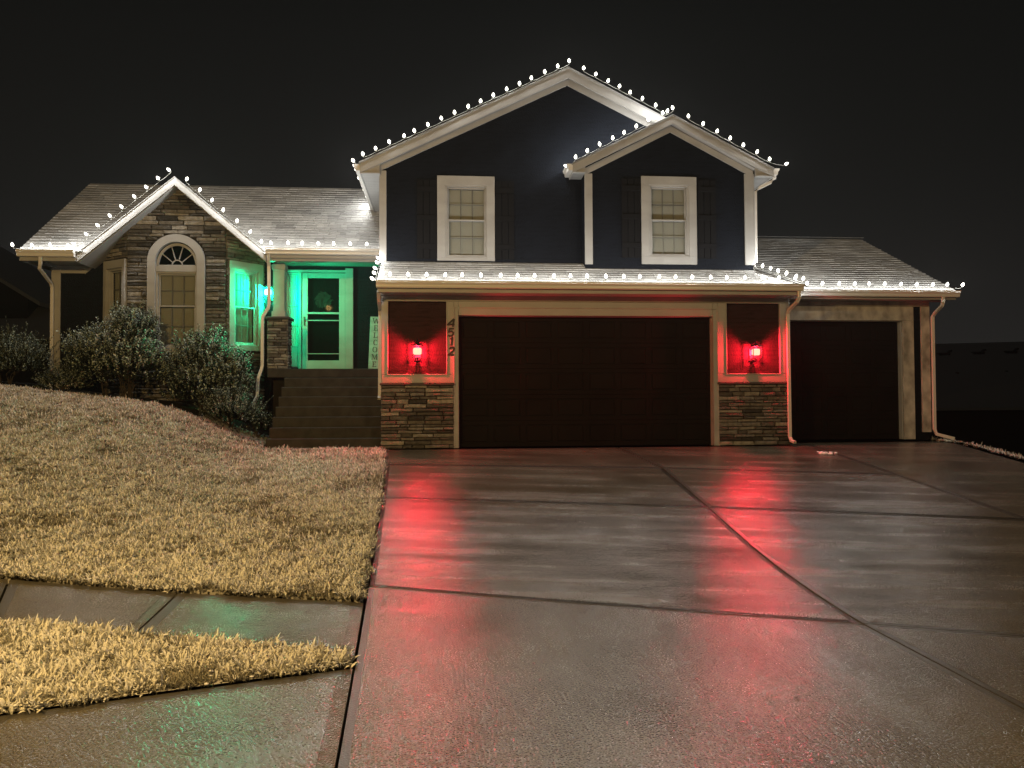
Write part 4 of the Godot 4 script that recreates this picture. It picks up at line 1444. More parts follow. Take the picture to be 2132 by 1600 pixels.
func bay(h: Node) -> void:
	var z := -2.05
	var cx := -5.505
	var spring := 3.775
	var y0 := 2.0
	var fx := Transform3D(Basis(), Vector3(0, 0, z))
	var x0 := -6.49
	var x1 := -4.525
	var apex := 5.29
	var face := PackedVector2Array([Vector2(x0, 0.7), Vector2(x1, 0.7), Vector2(x1, apex - 0.845 * (x1 + 5.46)), Vector2(-5.46, apex), Vector2(x0, apex - 0.845 * (-5.46 - x0))])
	var wf := wall("stone_bay", face, [arch_pts(cx, 0.43, y0, spring)], fx, 0.12, M.mortar, h)
	veneer(wf, fx, 0.9, 5.28, func(v0, v1):
		var vm: float = (v0 + v1) * 0.5
		var l := maxf(x0, -5.46 - (apex + 0.03 - vm) / 0.845)
		var r := minf(x1, -5.46 + (apex + 0.03 - vm) / 0.845)
		if r - l < 0.05: return []
		var ho := 0.0
		if v0 < spring and v1 > y0 - 0.1: ho = 0.585
		elif v0 >= spring and v0 < spring + 0.585: ho = sqrt(maxf(0.0, 0.585 * 0.585 - (v0 - spring) * (v0 - spring)))
		if ho <= 0.02: return [[l, r]]
		return [[l, cx - ho], [cx + ho, r]], 0.05, 0.10, 0.16, 0.55, 0.055)
	# arched window
	var w := part("arched_window", h)
	var cz := MB.new()
	var ro := 0.575
	var ri := 0.415
	for i in 24:
		var a := PI * i / 24.0
		var e := PI * (i + 1) / 24.0
		var pts := PackedVector2Array([Vector2(cos(a) * ri, sin(a) * ri), Vector2(cos(a) * ro, sin(a) * ro), Vector2(cos(e) * ro, sin(e) * ro), Vector2(cos(e) * ri, sin(e) * ri)])
		cz.prism(pts, fx * Transform3D(Basis(), Vector3(cx, spring, 0.075)), 0.1)
	cz.bx(cx - ro, cx - ri, y0 - 0.1, spring, z - 0.02, z + 0.075)
	cz.bx(cx + ri, cx + ro, y0 - 0.1, spring, z - 0.02, z + 0.075)
	cz.bx(cx - ri, cx + ri, y0 - 0.1, y0, z - 0.02, z + 0.075)
	obj("casing", cz, M.trim, w)
	var wx := fx
	# lower double-hung part and the bar under the fanlight
	b_bar(w, cx - ri, cx + ri, 3.575, 3.70, z - 0.03, z + 0.04)
	hung_window(w, wx, cx - ri + 0.03, cx + ri - 0.03, y0 + 0.03, 3.55, 2.86, 3, 2)
	# fanlight
	var fl := MB.new()
	for i in 24:
		var a := PI * i / 24.0
		var e := PI * (i + 1) / 24.0
		for rr in [[0.365, 0.413], [0.095, 0.115]]:
			fl.prism(PackedVector2Array([Vector2(cos(a) * rr[0], sin(a) * rr[0]), Vector2(cos(a) * rr[1], sin(a) * rr[1]), Vector2(cos(e) * rr[1], sin(e) * rr[1]), Vector2(cos(e) * rr[0], sin(e) * rr[0])]), fx * Transform3D(Basis(), Vector3(cx, 3.70, 0.0)) * Transform3D(Basis().scaled(Vector3(1, 1.15, 1)), Vector3.ZERO), 0.03)
	fl.bx(cx - 0.4, cx + 0.4, 3.701, 3.725, z - 0.03, z)
	for k in [36.0, 72.0, 108.0, 144.0]:
		var a := ang(k)
		var d := Vector3(cos(a), sin(a) * 1.15, 0)
		fl.box(fx * Transform3D(Basis(Vector3.BACK, atan2(d.y, d.x)), Vector3(cx, 3.70, -0.012) + d * 0.24), Vector3(0.27, 0.018, 0.016), 0.001)
	obj("fanlight", fl, M.trim, w)
	var fg := MB.new()
	var half := PackedVector2Array()
	for i in 17:
		half.append(Vector2(cos(PI * i / 16.0) * 0.40, sin(PI * i / 16.0) * 0.40 * 1.15))
	fg.prism(half, fx * Transform3D(Basis(), Vector3(cx, 3.70, -0.025)), 0.004)
	obj("pane", fg, M.glass, w)
	# angled sides
	var lp := Vector3(x0, 0, z)
	var lq := Vector3(-7.13, 0, -2.5)
	var rp := Vector3(x1, 0, z)
	var rq := Vector3(-3.90, 0, -2.70)
	for k in [[lq, lp, 0.10, 0.64, 2.3, 3.72, 3.93], [rp, rq, 0.09, 0.77, 2.02, 3.78, 3.86]]:
		var a: Vector3 = k[0]
		var e: Vector3 = k[1]
		var ux := (e - a).normalized()
		var wd := (e - a).length()
		var x := Transform3D(Basis(ux, Vector3.UP, ux.cross(Vector3.UP)), a)
		var is_r := a == rp
		var hl := apex - 0.845 * absf(a.x + 5.46)
		var hr := apex - 0.845 * absf(e.x + 5.46)
		var o0 := 0.20 if is_r else 0.17
		var o1 := wd - (0.20 if is_r else 0.12)
		var oy0 := 2.10
		var oy1 := 3.64
		var ws := wall("stone_bay_side", PackedVector2Array([Vector2(0.002, 0.7), Vector2(wd - 0.002, 0.7), Vector2(wd - 0.002, hr), Vector2(0.002, hl)]), [rect(o0, o1, oy0, oy1)], x, 0.10, M.mortar, h)
		var c0 := o0 - 0.15 if is_r else o0 - 0.13
		var c1 := minf(o1 + 0.15, wd - 0.02) if is_r else o1 + 0.11
		veneer(ws, x, 0.9, maxf(hl, hr), func(v0, v1):
			var vm: float = (v0 + v1) * 0.5
			var l := 0.0
			var r := wd
			if is_r: r = minf(wd, wd * (hl + 0.03 - vm) / (hl - hr))
			else: l = maxf(0.0, wd * (vm - hl - 0.03) / (hr - hl))
			if r - l < 0.06: return []
			if v1 > 1.97 and v0 < 3.84:
				var out := []
				if c0 - l > 0.03: out.append([l, c0])
				if r - c1 > 0.03: out.append([c1, r])
				return out
			return [[l, r]], 0.05, 0.10, 0.15, 0.45, 0.05)
		var win := part("window", h)
		var tb := MB.new()
		frame4(tb, x, c0, c1, 1.97, 3.84, o0 - c0 - 0.03, 0.0, 0.062, 0.12, 0.17)
		obj("casing", tb, M.trim, win)
		hung_window(win, x, o0, o1, oy0, oy1, 2.88, 3 if is_r else 2, 2)

func b_bar(parent: Node, x0: float, x1: float, y0: float, y1: float, z0: float, z1: float) -> void:
	var b := MB.new()
	b.bx(x0, x1, y0, y1, z0, z1)
	obj("transom_bar", b, M.trim, parent)

func build_porch() -> void:
	var h := get_node("house")
	# door wall, ceiling and beam belong to the house
	var dz := -3.3
	wall("porch_wall", rect(-3.68, -1.14, 1.3, 4.3), [rect(-3.55, -3.27, 1.66, 3.80), rect(-3.22, -2.22, 1.60, 3.80)], Transform3D(Basis(), Vector3(0, 0, dz)), 0.15, M.siding, h)
	var b := MB.new()
	b.bx(-3.68, -1.16, 3.95, 3.97, -3.3, -1.76, 0.0)
	obj("porch_ceiling", b, M.trim, h)
	b = MB.new()
	b.bx(-3.62, -1.17, 3.78, 3.93, -1.97, -1.79)
	obj("porch_beam", b, M.trim, h)
	# entrance: casing, sidelight, doors
	var e := part("front_door", h)
	b = MB.new()
	var zf := dz
	b.bx(-3.60, -3.55, 1.58, 3.86, zf, zf + 0.04)
	b.bx(-3.265, -3.205, 1.58, 3.80, zf, zf + 0.05)
	b.bx(-3.549, -2.236, 3.80, 3.86, zf, zf + 0.04)
	b.bx(-2.235, -2.06, 1.58, 3.90, zf, zf + 0.045)
	obj("casing", b, M.trim, e)
	b = MB.new()
	b.bx(-3.55, -3.266, 1.60, 2.10, zf - 0.08, zf - 0.03)
	b.bx(-3.50, -3.31, 1.68, 2.03, zf - 0.028, zf - 0.018)
	b.bx(-3.55, -3.52, 2.10, 3.80, zf - 0.08, zf - 0.03)
	b.bx(-3.30, -3.266, 2.10, 3.80, zf - 0.08, zf - 0.03)
	b.bx(-3.519, -3.301, 3.76, 3.80, zf - 0.08, zf - 0.03)
	b.bx(-3.519, -3.301, 2.10, 2.14, zf - 0.08, zf - 0.03)
	for y in [2.62, 3.05, 3.42]:
		b.bx(-3.518, -3.302, y, y + 0.018, zf - 0.05, zf - 0.04, 0.001)
	obj("sidelight", b, M.trim, e)
	b = MB.new()
	for i in 14:   # pleated curtain behind the sidelight
		var xa := lerpf(-3.54, -3.28, i / 14.0)
		var xb := lerpf(-3.54, -3.28, (i + 1) / 14.0)
		var za := zf - 0.11 + 0.022 * float(i % 2)
		var zb := zf - 0.11 + 0.022 * float((i + 1) % 2)
		b.quad(Vector3(xa, 2.05, za), Vector3(xb, 2.05, zb), Vector3(xb, 3.8, zb), Vector3(xa, 3.8, za), Vector3.BACK)
	obj("curtain", b, M.curtain, e)
	b = MB.new()
	b.bx(-3.519, -3.301, 2.14, 3.76, zf - 0.065, zf - 0.061, 0.0)
	obj("pane", b, M.glass, e)
	# storm door
	var zs := zf + 0.02
	b = MB.new()
	b.bx(-3.20, -3.07, 1.62, 3.79, zs - 0.03, zs)
	b.bx(-2.375, -2.24, 1.62, 3.79, zs - 0.03, zs)
	b.bx(-3.069, -2.376, 3.675, 3.79, zs - 0.03, zs)
	b.bx(-3.069, -2.376, 1.62, 1.815, zs - 0.03, zs)
	b.bx(-3.069, -2.376, 2.86, 2.905, zs - 0.025, zs - 0.003)
	b.bx(-3.069, -2.376, 2.705, 2.73, zs - 0.025, zs - 0.003)
	b.bx(-3.069, -2.376, 1.955, 1.975, zs - 0.025, zs - 0.003)
	obj("storm_door", b, M.trim, e)
	b = MB.new()
	b.bx(-3.068, -2.377, 1.816, 3.674, zs - 0.018, zs - 0.014, 0.0)
	obj("pane", b, M.glass, e)
	b = MB.new()
	b.bx(-3.22, -2.22, 1.60, 3.80, zf - 0.14, zf - 0.10, 0.0)
	obj("inner_door", b, mat(lin(0.006, 0.006, 0.006), 0.95, 0.05), e)
	b = MB.new()
	b.bx(-3.16, -3.125, 2.60, 2.80, zs + 0.001, zs + 0.012)
	b.tube([Vector3(-3.143, 2.74, zs + 0.012), Vector3(-3.143, 2.74, zs + 0.05), Vector3(-3.05, 2.735, zs + 0.055)], 0.008, 6)
	obj("handle", b, M.iron, e)
	b = MB.new()
	b.bx(-3.24, -2.2, 1.575, 1.615, zf - 0.02, zf + 0.06)
	obj("threshold", b, M.step, e)
	# round wreath hanging on the inner door
	var wr := thing("door_wreath", "round pale wreath on the dark front door", "wreath", Vector3(-2.74, 3.2, zf - 0.085))
	b = MB.new()
	for i in 150:
		var a := rng.randf() * TAU
		var r := rng.randf_range(0.03, 0.19)
		var p := Vector3(cos(a) * r, sin(a) * r, rng.randf_range(0.0, 0.03))
		var d := Vector3(cos(a + 0.8), sin(a + 0.8), 0.3).normalized() * 0.04
		var s := d.cross(Vector3.BACK).normalized() * 0.012
		b.quad(p - d, p + s, p + d, p - s, Vector3.BACK)
	obj("sprays", b, mat(lin(0.035, 0.035, 0.03), 0.9, 0.1), wr)
	b = MB.new()
	b.lathe([Vector2(0.0, 0.0), Vector2(0.17, 0.0), Vector2(0.175, -0.012), Vector2(0.0, -0.014)], Transform3D(Basis(Vector3.RIGHT, PI / 2), Vector3.ZERO), 24)
	obj("disc", b, mat(lin(0.03, 0.03, 0.027), 0.9, 0.1), wr)
	# steps
	var st := thing("front_steps", "concrete front steps rising to the porch beside the garage", "steps", Vector3(-2.2, 0, -1.0))
	var o := -st.position
	for i in 8:
		var top := 1.57 - 0.196 * i
		var zb := -1.95 + 0.265 * i
		var s := MB.new()
		var x0 := -3.66 if i == 0 else -3.265
		s.bx(x0 + o.x, -1.165 + o.x, top - (0.185 if i == 0 else top + 0.1) + o.y, top + o.y, (-3.29 if i == 0 else zb - 0.30) + o.z, zb + o.z, 0.012)
		if i > 0:
			# keep each step clear of the one above it
			s = MB.new()
			s.bx(x0 + o.x, -1.165 + o.x, -0.1 + o.y, top + o.y, zb - 0.2645 + o.z, zb + o.z, 0.012)
		obj("porch_slab" if i == 0 else "step", s, M.step, st)
	var s := MB.new()
	s.bx(-3.58 + o.x, -1.2 + o.x, 0.0, 1.383, -3.3 + o.z, -2.16 + o.z, 0.0)
	obj("foundation", s, M.soil, st)
	# column on its stone pedestal
	var col := thing("porch_column", "white square porch column on a stone pedestal beside the steps", "column", Vector3(-3.455, 1.57, -2.18))
	b = MB.new()
	b.bx(-0.118, 0.118, 1.21, 2.21, -0.118, 0.118)
	obj("shaft", b, M.trim, col)
	b = MB.new()
	b.bx(-0.14, 0.14, 1.085, 1.21, -0.14, 0.14)
	b.bx(-0.14, 0.14, 2.08, 2.19, -0.14, 0.14)
	obj("collar", b, M.trim, col)
	b = MB.new()
	b.bx(-0.255, 0.255, 1.03, 1.084, -0.255, 0.255, 0.015)
	obj("cap_stone", b, M.cap, col)
	b = MB.new()
	b.bx(-0.19, 0.19, 0.0, 1.03, -0.19, 0.19, 0.0)
	var ped := obj("pedestal", b, M.mortar, col)
	for k in 3:
		var xf := Transform3D(Basis(Vector3.UP, [0.0, PI / 2, -PI / 2][k]), Vector3.ZERO) * Transform3D(Basis(), Vector3(0, 0, 0.188))
		veneer(ped, xf, 0.0, 1.03, func(_a, _b): return [[-0.215, 0.215]], 0.045, 0.075, 0.10, 0.30, 0.028)
	lay_stones(ped)

func build_neighbours() -> void:
	# house on the right, down the slope, its roof turned this way
	var n := thing("neighbour_house", "dark neighbouring house low behind on the right with roof vents", "house", Vector3(34, -3.2, -30))
	var b := MB.new()
	b.bx(-9, 22, 0.0, 3.6, -12, 2, 0.0)
	obj("wall", b, M.far_wall, n)
	b = MB.new()
	b.sheet([Vector3(-10, 3.62, 2.6), Vector3(24, 3.62, 2.6), Vector3(24, 8.55, -5), Vector3(-10, 7.65, -5)], Vector3(0, -0.15, 0))
	b.sheet([Vector3(-10, 7.65, -5), Vector3(24, 8.55, -5), Vector3(24, 3.6, -13), Vector3(-10, 3.6, -13)], Vector3(0, -0.15, 0))
	var rf := obj("roof", b, M.far_roof, n)
	for k in [-3.6, -1.3, 1.1, 3.4]:
		var m := MB.new()
		var y: float = 7.05 + (k + 3.6) * 0.03
		m.bx(k - 0.38, k + 0.38, y - 0.16, y + 0.06, -3.9, -3.35, 0.03)
		m.box(Transform3D(Basis(Vector3.BACK, 0.6), Vector3(k + 0.48, y + 0.12, -3.7)), Vector3(0.4, 0.10, 0.3), 0.02)
		obj("roof_vent", m, M.black, rf)
	for k in [[-2.1, 5.5, -1.05], [1.2, 5.6, -1.1]]:
		var m := MB.new()
		m.tube([Vector3(k[0], k[1] - 0.25, k[2]), Vector3(k[0], k[1] + 0.3, k[2])], 0.11, 8)
		m.bx(k[0] - 0.2, k[0] + 0.2, k[1] - 0.16, k[1] - 0.04, k[2] - 0.1, k[2] + 0.2, 0.02)
		obj("vent_pipe", m, M.black, rf)
	# house on the left
	n = thing("neighbour_house", "dark neighbouring house behind on the left with a small window", "house", Vector3(-24, 1.2, -24))
	b = MB.new()
	b.prism(PackedVector2Array([Vector2(-10, 0), Vector2(3.2, 0), Vector2(3.2, 5.0), Vector2(-3.4, 9.2), Vector2(-10, 5.0)]), Transform3D(Basis(), Vector3(0, 0, -2)), 10)
	b.bx(-1.0, 6.5, 0.0, 2.9, -4, -1.0, 0.0)
	obj("wall", b, M.far_wall, n)
	b = MB.new()
	b.sheet([Vector3(-3.4, 9.45, -1.6), Vector3(4.0, 4.75, -1.6), Vector3(4.0, 4.75, -12), Vector3(-3.4, 9.45, -12)], Vector3(0, -0.2, 0))
	b.sheet([Vector3(-3.4, 9.45, -1.6), Vector3(-10.8, 4.75, -1.6), Vector3(-10.8, 4.75, -12), Vector3(-3.4, 9.45, -12)], Vector3(0, -0.2, 0))
	b.sheet([Vector3(-1.2, 2.9, -0.5), Vector3(7.0, 2.9, -0.5), Vector3(7.0, 4.7, -3), Vector3(-1.2, 4.7, -3)], Vector3(0, -0.12, 0))
	obj("roof", b, M.far_roof, n)
	b = MB.new()
	frame4(b, Transform3D(Basis(), Vector3(0, 0, -0.98)), 2.05, 2.42, 1.55, 2.45, 0.05, 0.0, 0.05)
	var wn := obj("window", b, mat(lin(0.2, 0.2, 0.2), 0.6), n)
	var pm := mat(lin(0.02, 0.02, 0.02), 0.2)
	pm.emission_enabled = true; pm.emission = Color(1.0, 0.98, 0.9); pm.emission_energy_multiplier = 0.06
	b = MB.new()
	b.bx(2.1, 2.37, 1.6, 2.4, -0.985, -0.975, 0.0)
	obj("pane", b, pm, wn)

func build_lights() -> void:
	var b := MB.new()
	b.lathe([Vector2(0.0, 0.0), Vector2(0.016, 0.0), Vector2(0.028, 0.014), Vector2(0.032, 0.034), Vector2(0.026, 0.058), Vector2(0.013, 0.078), Vector2(0.0, 0.087)], Transform3D(), 10)
	bulb_mesh = b.mesh()
	b = MB.new()
	b.lathe([Vector2(0.0, -0.03), Vector2(0.012, -0.03), Vector2(0.013, -0.002), Vector2(0.0, -0.002)], Transform3D(), 8)
	socket_mesh = b.mesh()
	var U := Vector3.UP
	var ez := -1.62
	light_string("bulbs on the short left gutter beside the stone gable", [Vector3(-8.50, 3.95, ez), Vector3(-7.42, 3.95, ez)], [Vector3(-0.35, 1, 0.15)], 4)
	light_string("bulbs up the left slope of the small stone gable", [Vector3(-7.30, 4.0, ez), Vector3(-5.48, 5.53, ez)], [Vector3(-0.75, 0.75, 0.2)], 9)
	light_string("bulbs down the right slope of the small stone gable", [Vector3(-5.20, 5.33, ez), Vector3(-3.72, 4.08, ez)], [Vector3(0.45, 0.95, 0.2)], 7)
	light_string("bulbs along the porch gutter above the green door", [Vector3(-3.50, 4.05, ez + 0.02), Vector3(-1.30, 4.05, ez + 0.02)], [Vector3(0.05, 1, 0.25)], 8)
	light_string("bulbs up the short left edge of the garage roof", [Vector3(-1.235, 3.03, 0.48), Vector3(-1.235, 3.08, 0.38), Vector3(-1.235, 3.62, -0.70)], [Vector3(-0.9, 0.6, 0.2), Vector3(-0.9, 0.7, 0.1)], 5)
	light_string("long row of bulbs along the garage gutter above the wide door", [Vector3(-0.98, 3.075, 0.535), Vector3(6.52, 3.075, 0.535)], [Vector3(0.05, 1, 0.2)], 24)
	light_string("bulbs up the short right hip of the garage roof", [Vector3(6.70, 3.08, 0.46), Vector3(6.16, 3.54, -0.50)], [Vector3(0.35, 1, 0.1)], 7)
	light_string("bulbs along the gutter of the small right garage", [Vector3(7.02, 3.07, -0.03), Vector3(10.20, 3.07, -0.03)], [Vector3(0.15, 1, 0.25)], 11)
	light_string("bulbs up the long left slope of the highest gable", [Vector3(-1.55, 5.58, -0.57), Vector3(2.47, 7.53, -0.57)], [Vector3(-0.12, 1, 0.1)], 17)
	light_string("bulbs down the right slope of the highest gable", [Vector3(2.75, 7.40, -0.57), Vector3(4.42, 6.585, -0.57)], [Vector3(0.12, 1, 0.1)], 8)
	light_string("bulbs running back along the upper left side gutter", [Vector3(-1.72, 5.49, -0.66), Vector3(-1.72, 5.49, -4.15)], [Vector3(-0.6, 0.8, 0)], 13)
	light_string("bulbs up the left slope of the small dormer gable", [Vector3(2.42, 5.43, -0.40), Vector3(2.40, 5.46, -0.27), Vector3(4.46, 6.52, -0.22)], [Vector3(-0.9, 0.3, 0.1), Vector3(-0.10, 1, 0.1)], 10)
	light_string("bulbs down the right slope of the small dormer gable", [Vector3(4.76, 6.36, -0.22), Vector3(6.43, 5.53, -0.22), Vector3(6.68, 5.50, -0.24)], [Vector3(0.12, 1, 0.1), Vector3(0.9, 0.5, 0)], 8)
	lantern("red wall lantern beside the house number, left of wide garage door", Vector3(-0.50, 1.80, -0.06), 0.0, M.red_bulb, Color(1.0, 0.11, 0.20), 5.2)
	lantern("red wall lantern between the two garage doors", Vector3(5.91, 1.79, -0.06), 0.0, M.red_bulb, Color(1.0, 0.11, 0.20), 5.2)
	lantern("green wall lantern beside the bay window, left of the porch column", Vector3(-3.765, 3.24, -2.70), 0.0, M.green_bulb, Color(0.0, 1.0, 0.65), 7.5)

func build_plants() -> void:
	var box_ := [sprig(0.16, 12, 0.044, 0.05), sprig(0.17, 14, 0.052, 0.25), sprig(0.22, 18, 0.058, 0.75)]
	var jun := [sprig(0.20, 22, 0.030, 0.15), sprig(0.22, 24, 0.032, 0.3), sprig(0.24, 26, 0.034, 0.55)]
	var y := func(x: float, z: float) -> float: return lawn_y(x, z) + 0.02
	shrub("boxwood_shrub", "frosted shrub at the far left corner of the house", Vector3(-8.9, y.call(-8.9, -1.9), -1.9), [[Vector3(0, 0.45, 0), Vector3(0.75, 0.50, 0.5)], [Vector3(0.45, 0.35, 0.1), Vector3(0.5, 0.45, 0.45)], [Vector3(-0.7, 0.4, 0), Vector3(0.7, 0.5, 0.5)]], 1500, jun)
	shrub("boxwood_shrub", "tallest shrub with frosted shoots in front of the left bay window", Vector3(-6.25, y.call(-6.25, -1.35), -1.35), [[Vector3(-0.1, 0.72, 0), Vector3(0.80, 0.62, 0.45)], [Vector3(0.15, 1.15, -0.05), Vector3(0.42, 0.45, 0.35)], [Vector3(-0.65, 0.62, 0.05), Vector3(0.40, 0.55, 0.35)], [Vector3(0.2, 0.4, 0.1), Vector3(0.8, 0.45, 0.42)]], 1900, box_)
	shrub("boxwood_shrub", "green lit shrub in front of the arched window", Vector3(-4.72, y.call(-4.72, -1.35), -1.35), [[Vector3(-0.1, 0.70, 0), Vector3(0.72, 0.60, 0.45)], [Vector3(-0.05, 1.05, -0.05), Vector3(0.36, 0.36, 0.32)], [Vector3(0.45, 0.62, 0.05), Vector3(0.40, 0.46, 0.33)], [Vector3(0, 0.35, 0.1), Vector3(0.8, 0.45, 0.42)]], 1800, box_)
	shrub("juniper_shrub", "low spreading juniper at the right end of the shrubs", Vector3(-4.1, y.call(-4.1, -0.95) - 0.02, -0.95), [[Vector3(0, 0.22, 0), Vector3(0.62, 0.28, 0.38)], [Vector3(-0.1, 0.42, -0.1), Vector3(0.35, 0.25, 0.28)]], 800, jun, 0.85)
	shrub("juniper_shrub", "small low shrub by the white corner board on the left", Vector3(-7.35, y.call(-7.35, -1.25), -1.25), [[Vector3(0, 0.10, 0), Vector3(0.42, 0.20, 0.3)]], 300, jun, 0.8)
	shrub("juniper_shrub", "sparse dark shrub between juniper and front steps", Vector3(-3.62, y.call(-3.62, -1.0), -1.0), [[Vector3(0, 0.18, 0), Vector3(0.26, 0.26, 0.22)]], 120, [box_[0]], 0.6)
	# leaf litter and pebbles in the bed by the steps
	var pb := MB.new()
	pb.lathe([Vector2(0.0, -0.4), Vector2(0.7, -0.3), Vector2(1.0, 0.0), Vector2(0.7, 0.3), Vector2(0.0, 0.4)], Transform3D(), 6)
	var xs := []
	for i in 900:
		var x := rng.randf_range(-4.6, -3.3)
		var z := rng.randf_range(-1.5, bed_edge(x) - 0.05)
		var s := rng.randf_range(0.012, 0.034)
		xs.append(Transform3D(Basis(Vector3(rng.randf(), 1, rng.randf()).normalized(), rng.randf() * TAU).scaled_local(Vector3(s * rng.randf_range(0.7, 1.4), s * 0.6, s)), Vector3(x, y.call(x, z) + 0.01, z)))
	var o := scatter("bed_pebbles", self, pb.mesh(), mat(lin(0.17, 0.16, 0.15), 0.5), xs, "stuff")
	tag(o, "pebbles and wet leaf litter in the bed beside the steps", "pebbles")

func build_grass() -> void:
	var kinds := [tuft(14, 0.075, 0.0085, 0.05, 0.6), tuft(15, 0.066, 0.010, 0.055, 0.85), tuft(11, 0.09, 0.006, 0.045, 0.2), tuft(12, 0.08, 0.006, 0.05, 0.0)]
	var sb := MB.new()
	sb.lathe([Vector2(0.0, -0.5), Vector2(0.75, -0.4), Vector2(1.0, 0.0), Vector2(0.8, 0.45), Vector2(0.35, 0.75), Vector2(0.0, 0.8)], Transform3D(), 7)
	var blob := sb.mesh()
	var broad := noise(93, 0.7, FastNoiseLite.TYPE_SIMPLEX_SMOOTH, 3)
	var clump := noise(91, 4.5, FastNoiseLite.TYPE_SIMPLEX_SMOOTH, 3)
	var plant := func(called: String, label: String, x0: float, x1: float, z0: float, z1: float, n: int, keep: Callable, snow_share: float) -> void:
		var t := Node3D.new()
		t.name = called
		add_child(t, true)
		tag(t, label, "grass", "", "stuff")
		var sets := [[], [], [], []]
		var snow := []
		for i in n:
			var x := rng.randf_range(x0, x1)
			var z := rng.randf_range(z0, z1)
			var y: float = keep.call(x, z)
			if y < -90.0: continue
			var c := clump.get_noise_2d(x, z)
			if rng.randf() < -0.9 * c - 0.1: continue
			var s := rng.randf_range(0.6, 1.12) * (1.0 + 0.5 * c)
			var k := 1 if rng.randf() < 0.5 + c * 0.5 else (0 if rng.randf() < 0.6 else 2)
			if broad.get_noise_2d(x, z) + rng.randf_range(-0.35, 0.35) > 0.34: k = 3
			var bs := Basis(Vector3(rng.randf_range(-0.2, 0.2), 1, rng.randf_range(-0.2, 0.2)).normalized(), rng.randf() * TAU).scaled_local(Vector3(s, s * rng.randf_range(0.8, 1.2), s))
			sets[k].append(Transform3D(bs, Vector3(x, y - 0.004, z)))
			if rng.randf() < snow_share:
				var r := rng.randf_range(0.006, 0.016)
				snow.append(Transform3D(Basis(Vector3.UP, rng.randf() * TAU).scaled_local(Vector3(r * rng.randf_range(0.8, 1.8), r * 0.55, r)), Vector3(x + rng.randf_range(-0.03, 0.03), y + rng.randf_range(0.0, 0.035), z + rng.randf_range(-0.03, 0.03))))
		for k in 4:
			if sets[k].size():
				scatter("tufts", t, kinds[k], M.grass, sets[k], "stuff")
		if snow.size():
			scatter("snow_specks", t, blob, M.snow, snow, "stuff")
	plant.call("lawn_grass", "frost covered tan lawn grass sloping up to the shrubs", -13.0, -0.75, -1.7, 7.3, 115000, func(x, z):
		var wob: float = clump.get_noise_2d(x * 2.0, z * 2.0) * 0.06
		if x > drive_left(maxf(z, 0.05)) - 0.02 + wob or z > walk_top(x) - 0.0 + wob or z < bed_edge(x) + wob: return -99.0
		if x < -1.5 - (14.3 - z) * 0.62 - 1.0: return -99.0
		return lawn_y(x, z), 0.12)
	plant.call("strip_grass", "snowy grass strip between sidewalk and flared apron", -6.0, -0.70, 6.5, 10.6, 23000, func(x, z):
		var wob: float = clump.get_noise_2d(x * 2.0, z * 2.0) * 0.06
		if z < walk_low(x) + 0.005 + wob or z > apron_top(x) + wob: return -99.0
		if x < -4.6: return -99.0
		return ground_y(z) + 0.012, 0.22)
	plant.call("edge_grass", "frosty grass along the right edge of the driveway", 10.0, 12.5, -0.8, 4.0, 5000, func(x, z):
		var e := drive_right(z) + 0.03
		if x < e or x > e + 0.9: return -99.0
		return ground_y(z) + 0.02 - 0.32 * (x - e), 0.5)

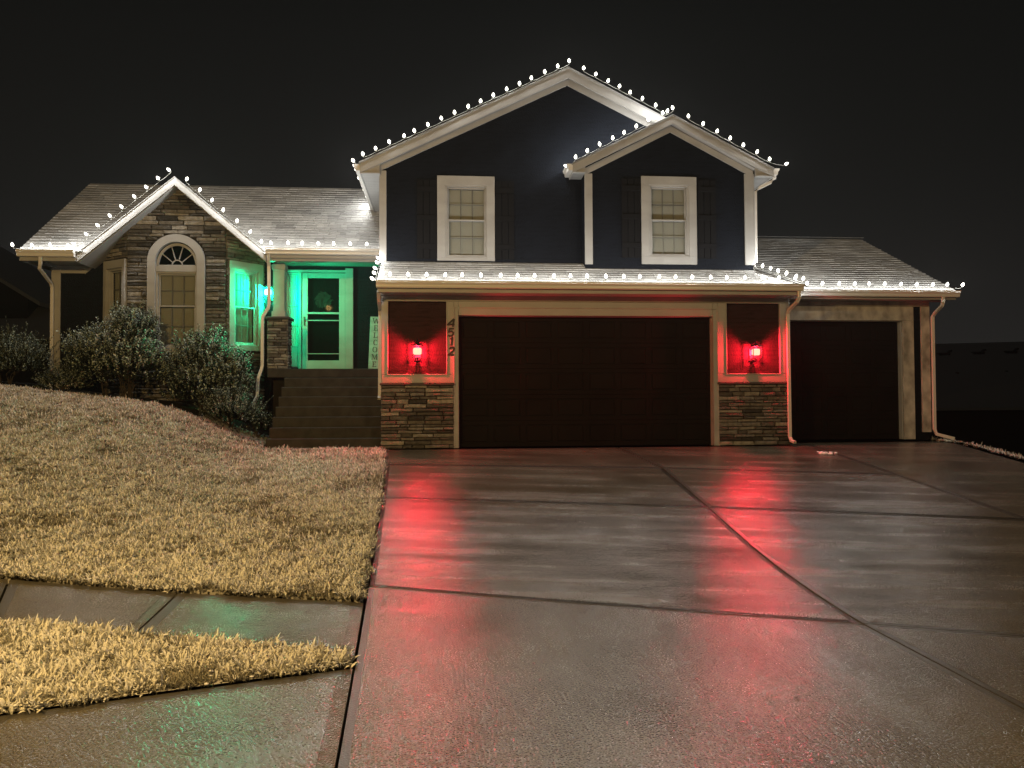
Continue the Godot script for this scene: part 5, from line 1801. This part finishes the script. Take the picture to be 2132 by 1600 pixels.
func build_small() -> void:
	# air full of fine falling snow round the lit house
	var haze := FogVolume.new()
	haze.name = "snow_haze"
	haze.shape = RenderingServer.FOG_VOLUME_SHAPE_BOX
	haze.size = Vector3(24, 10.5, 7.0)
	haze.position = Vector3(1.0, 4.6, -1.0)
	var fm := FogMaterial.new()
	fm.density = 0.0018
	fm.albedo = Color(0.95, 0.95, 0.95)
	haze.material = fm
	add_child(haze)
	tag(haze, "thin haze of fine falling snow round the lit house", "haze", "", "stuff")
	# house number
	var t := thing("house_number", "black house number 4512 running down the white trim", "house number", Vector3(0.105, 2.1, 0.001))
	var strokes := [
		[[[0.055, 0.0], [0.055, 0.15]], [[0.055, 0.15], [-0.045, 0.045], [0.08, 0.045]]],
		[[[0.05, 0.143], [-0.03, 0.143], [-0.038, 0.085], [0.015, 0.092], [0.045, 0.07], [0.048, 0.035], [0.02, 0.006], [-0.02, 0.006], [-0.045, 0.022]]],
		[[[-0.022, 0.118], [0.01, 0.148], [0.01, 0.0]]],
		[[[-0.042, 0.11], [-0.025, 0.143], [0.02, 0.146], [0.042, 0.118], [0.035, 0.085], [-0.045, 0.006], [0.05, 0.006]]],
	]
	for i in 4:
		var db := MB.new()
		for line in strokes[i]:
			var pl := PackedVector2Array()
			for q in line:
				pl.append(Vector2(q[0] + q[1] * 0.14, q[1]))
			for poly in Geometry2D.offset_polyline(pl, 0.0165, Geometry2D.JOIN_MITER, Geometry2D.END_BUTT):
				if not Geometry2D.is_polygon_clockwise(poly):
					db.prism(poly, Transform3D(), 0.016)
		obj("digit", db, M.black, t, Transform3D(Basis(), Vector3(0.006 * i - 0.008, 0.155 - 0.175 * i, 0.018)))
	var b: MB
	# welcome board leaning in the porch corner
	t = thing("welcome_sign", "tall white leaning porch board lettered WELCOME", "sign", Vector3(-1.565, 1.57, -3.14))
	t.rotation = Vector3(ang(-5), 0, ang(-2.0))
	b = MB.new()
	b.bx(-0.15, 0.15, 0.0, 1.24, -0.02, 0.0, 0.003)
	var bm := mat(lin(0.5, 0.5, 0.47), 0.7)
	bm.albedo_texture = grain_tex(97, 16, 256, 0.05, 0.6, 1.05)
	tri_map(bm, Vector3(2, 0.5, 2))
	obj("board", b, bm, t)
	var f2 := SystemFont.new()
	f2.font_names = PackedStringArray(["Droid Serif"])
	for i in 7:
		var m := TextMesh.new()
		m.text = "WELCOME"[i]
		m.font = f2
		m.font_size = 64
		m.pixel_size = 0.0026
		m.depth = 0.003
		obj("letter", m, mat(lin(0.03, 0.05, 0.04), 0.7), t, Transform3D(Basis(), Vector3(-0.02, 1.14 - 0.165 * i, 0.0025)))
	# a lump of snow left on the driveway
	t = thing("snow_clump", "small lump of white snow near the right garage door", "snow", Vector3(7.0, ground_y(0.75), 0.75))
	b = MB.new()
	for i in 14:
		var r := rng.randf_range(0.018, 0.045)
		var p := Vector3(rng.randf_range(-0.16, 0.16), 0.0, rng.randf_range(-0.22, 0.22))
		b.lathe([Vector2(0.0, r * 0.7), Vector2(r * 0.6, r * 0.55), Vector2(r, r * 0.1), Vector2(r * 1.05, -0.01)], Transform3D(Basis(Vector3.UP, i), p), 8)
	obj("lumps", b, M.snow, t)
	# fallen leaves on the concrete
	var lm := mat(lin(0.03, 0.02, 0.012), 0.5)
	for k in [[-0.55, 6.26, "small dead leaf on the driveway edge near the lawn corner"], [-1.32, 8.1, "small dead leaf on the sidewalk slab beside the grass strip"], [-1.2, 7.44, "small dead leaf in the middle of the sidewalk slab"], [1.21, 7.63, "dark dead leaf just below the wet cross joint of the driveway"], [3.0, 8.6, "dark dead leaf left of the long joint in the nearest slab"],
			[0.04, 5.5, "dark dead leaf on the left middle driveway slab"], [5.3, 5.2, "dark dead leaf on the right middle driveway slab near its top"], [2.2, 9.6, "dark dead leaf in the nearest slab under the red reflection"]]:
		b = MB.new()
		var a := rng.randf() * TAU
		var d := Vector3(cos(a), 0.05, sin(a)) * 0.022
		var s := Vector3(-sin(a), 0, cos(a)) * 0.011
		b.quad(-d, s + Vector3(0, 0.006, 0), d, -s + Vector3(0, 0.007, 0), Vector3.UP)
		b.quad(-d + Vector3(0, 0.002, 0), d + Vector3(0, 0.004, 0), d * 1.7 + Vector3(0, 0.004, 0) + s * 0.1, d * 1.7 + Vector3(0, 0.004, 0), Vector3.UP)
		var lf := obj("fallen_leaf", b, lm, self, Transform3D(Basis(), Vector3(k[0], ground_y(k[1]) + 0.004, k[1])))
		tag(lf, k[2], "leaf", "dead leaves on the concrete")
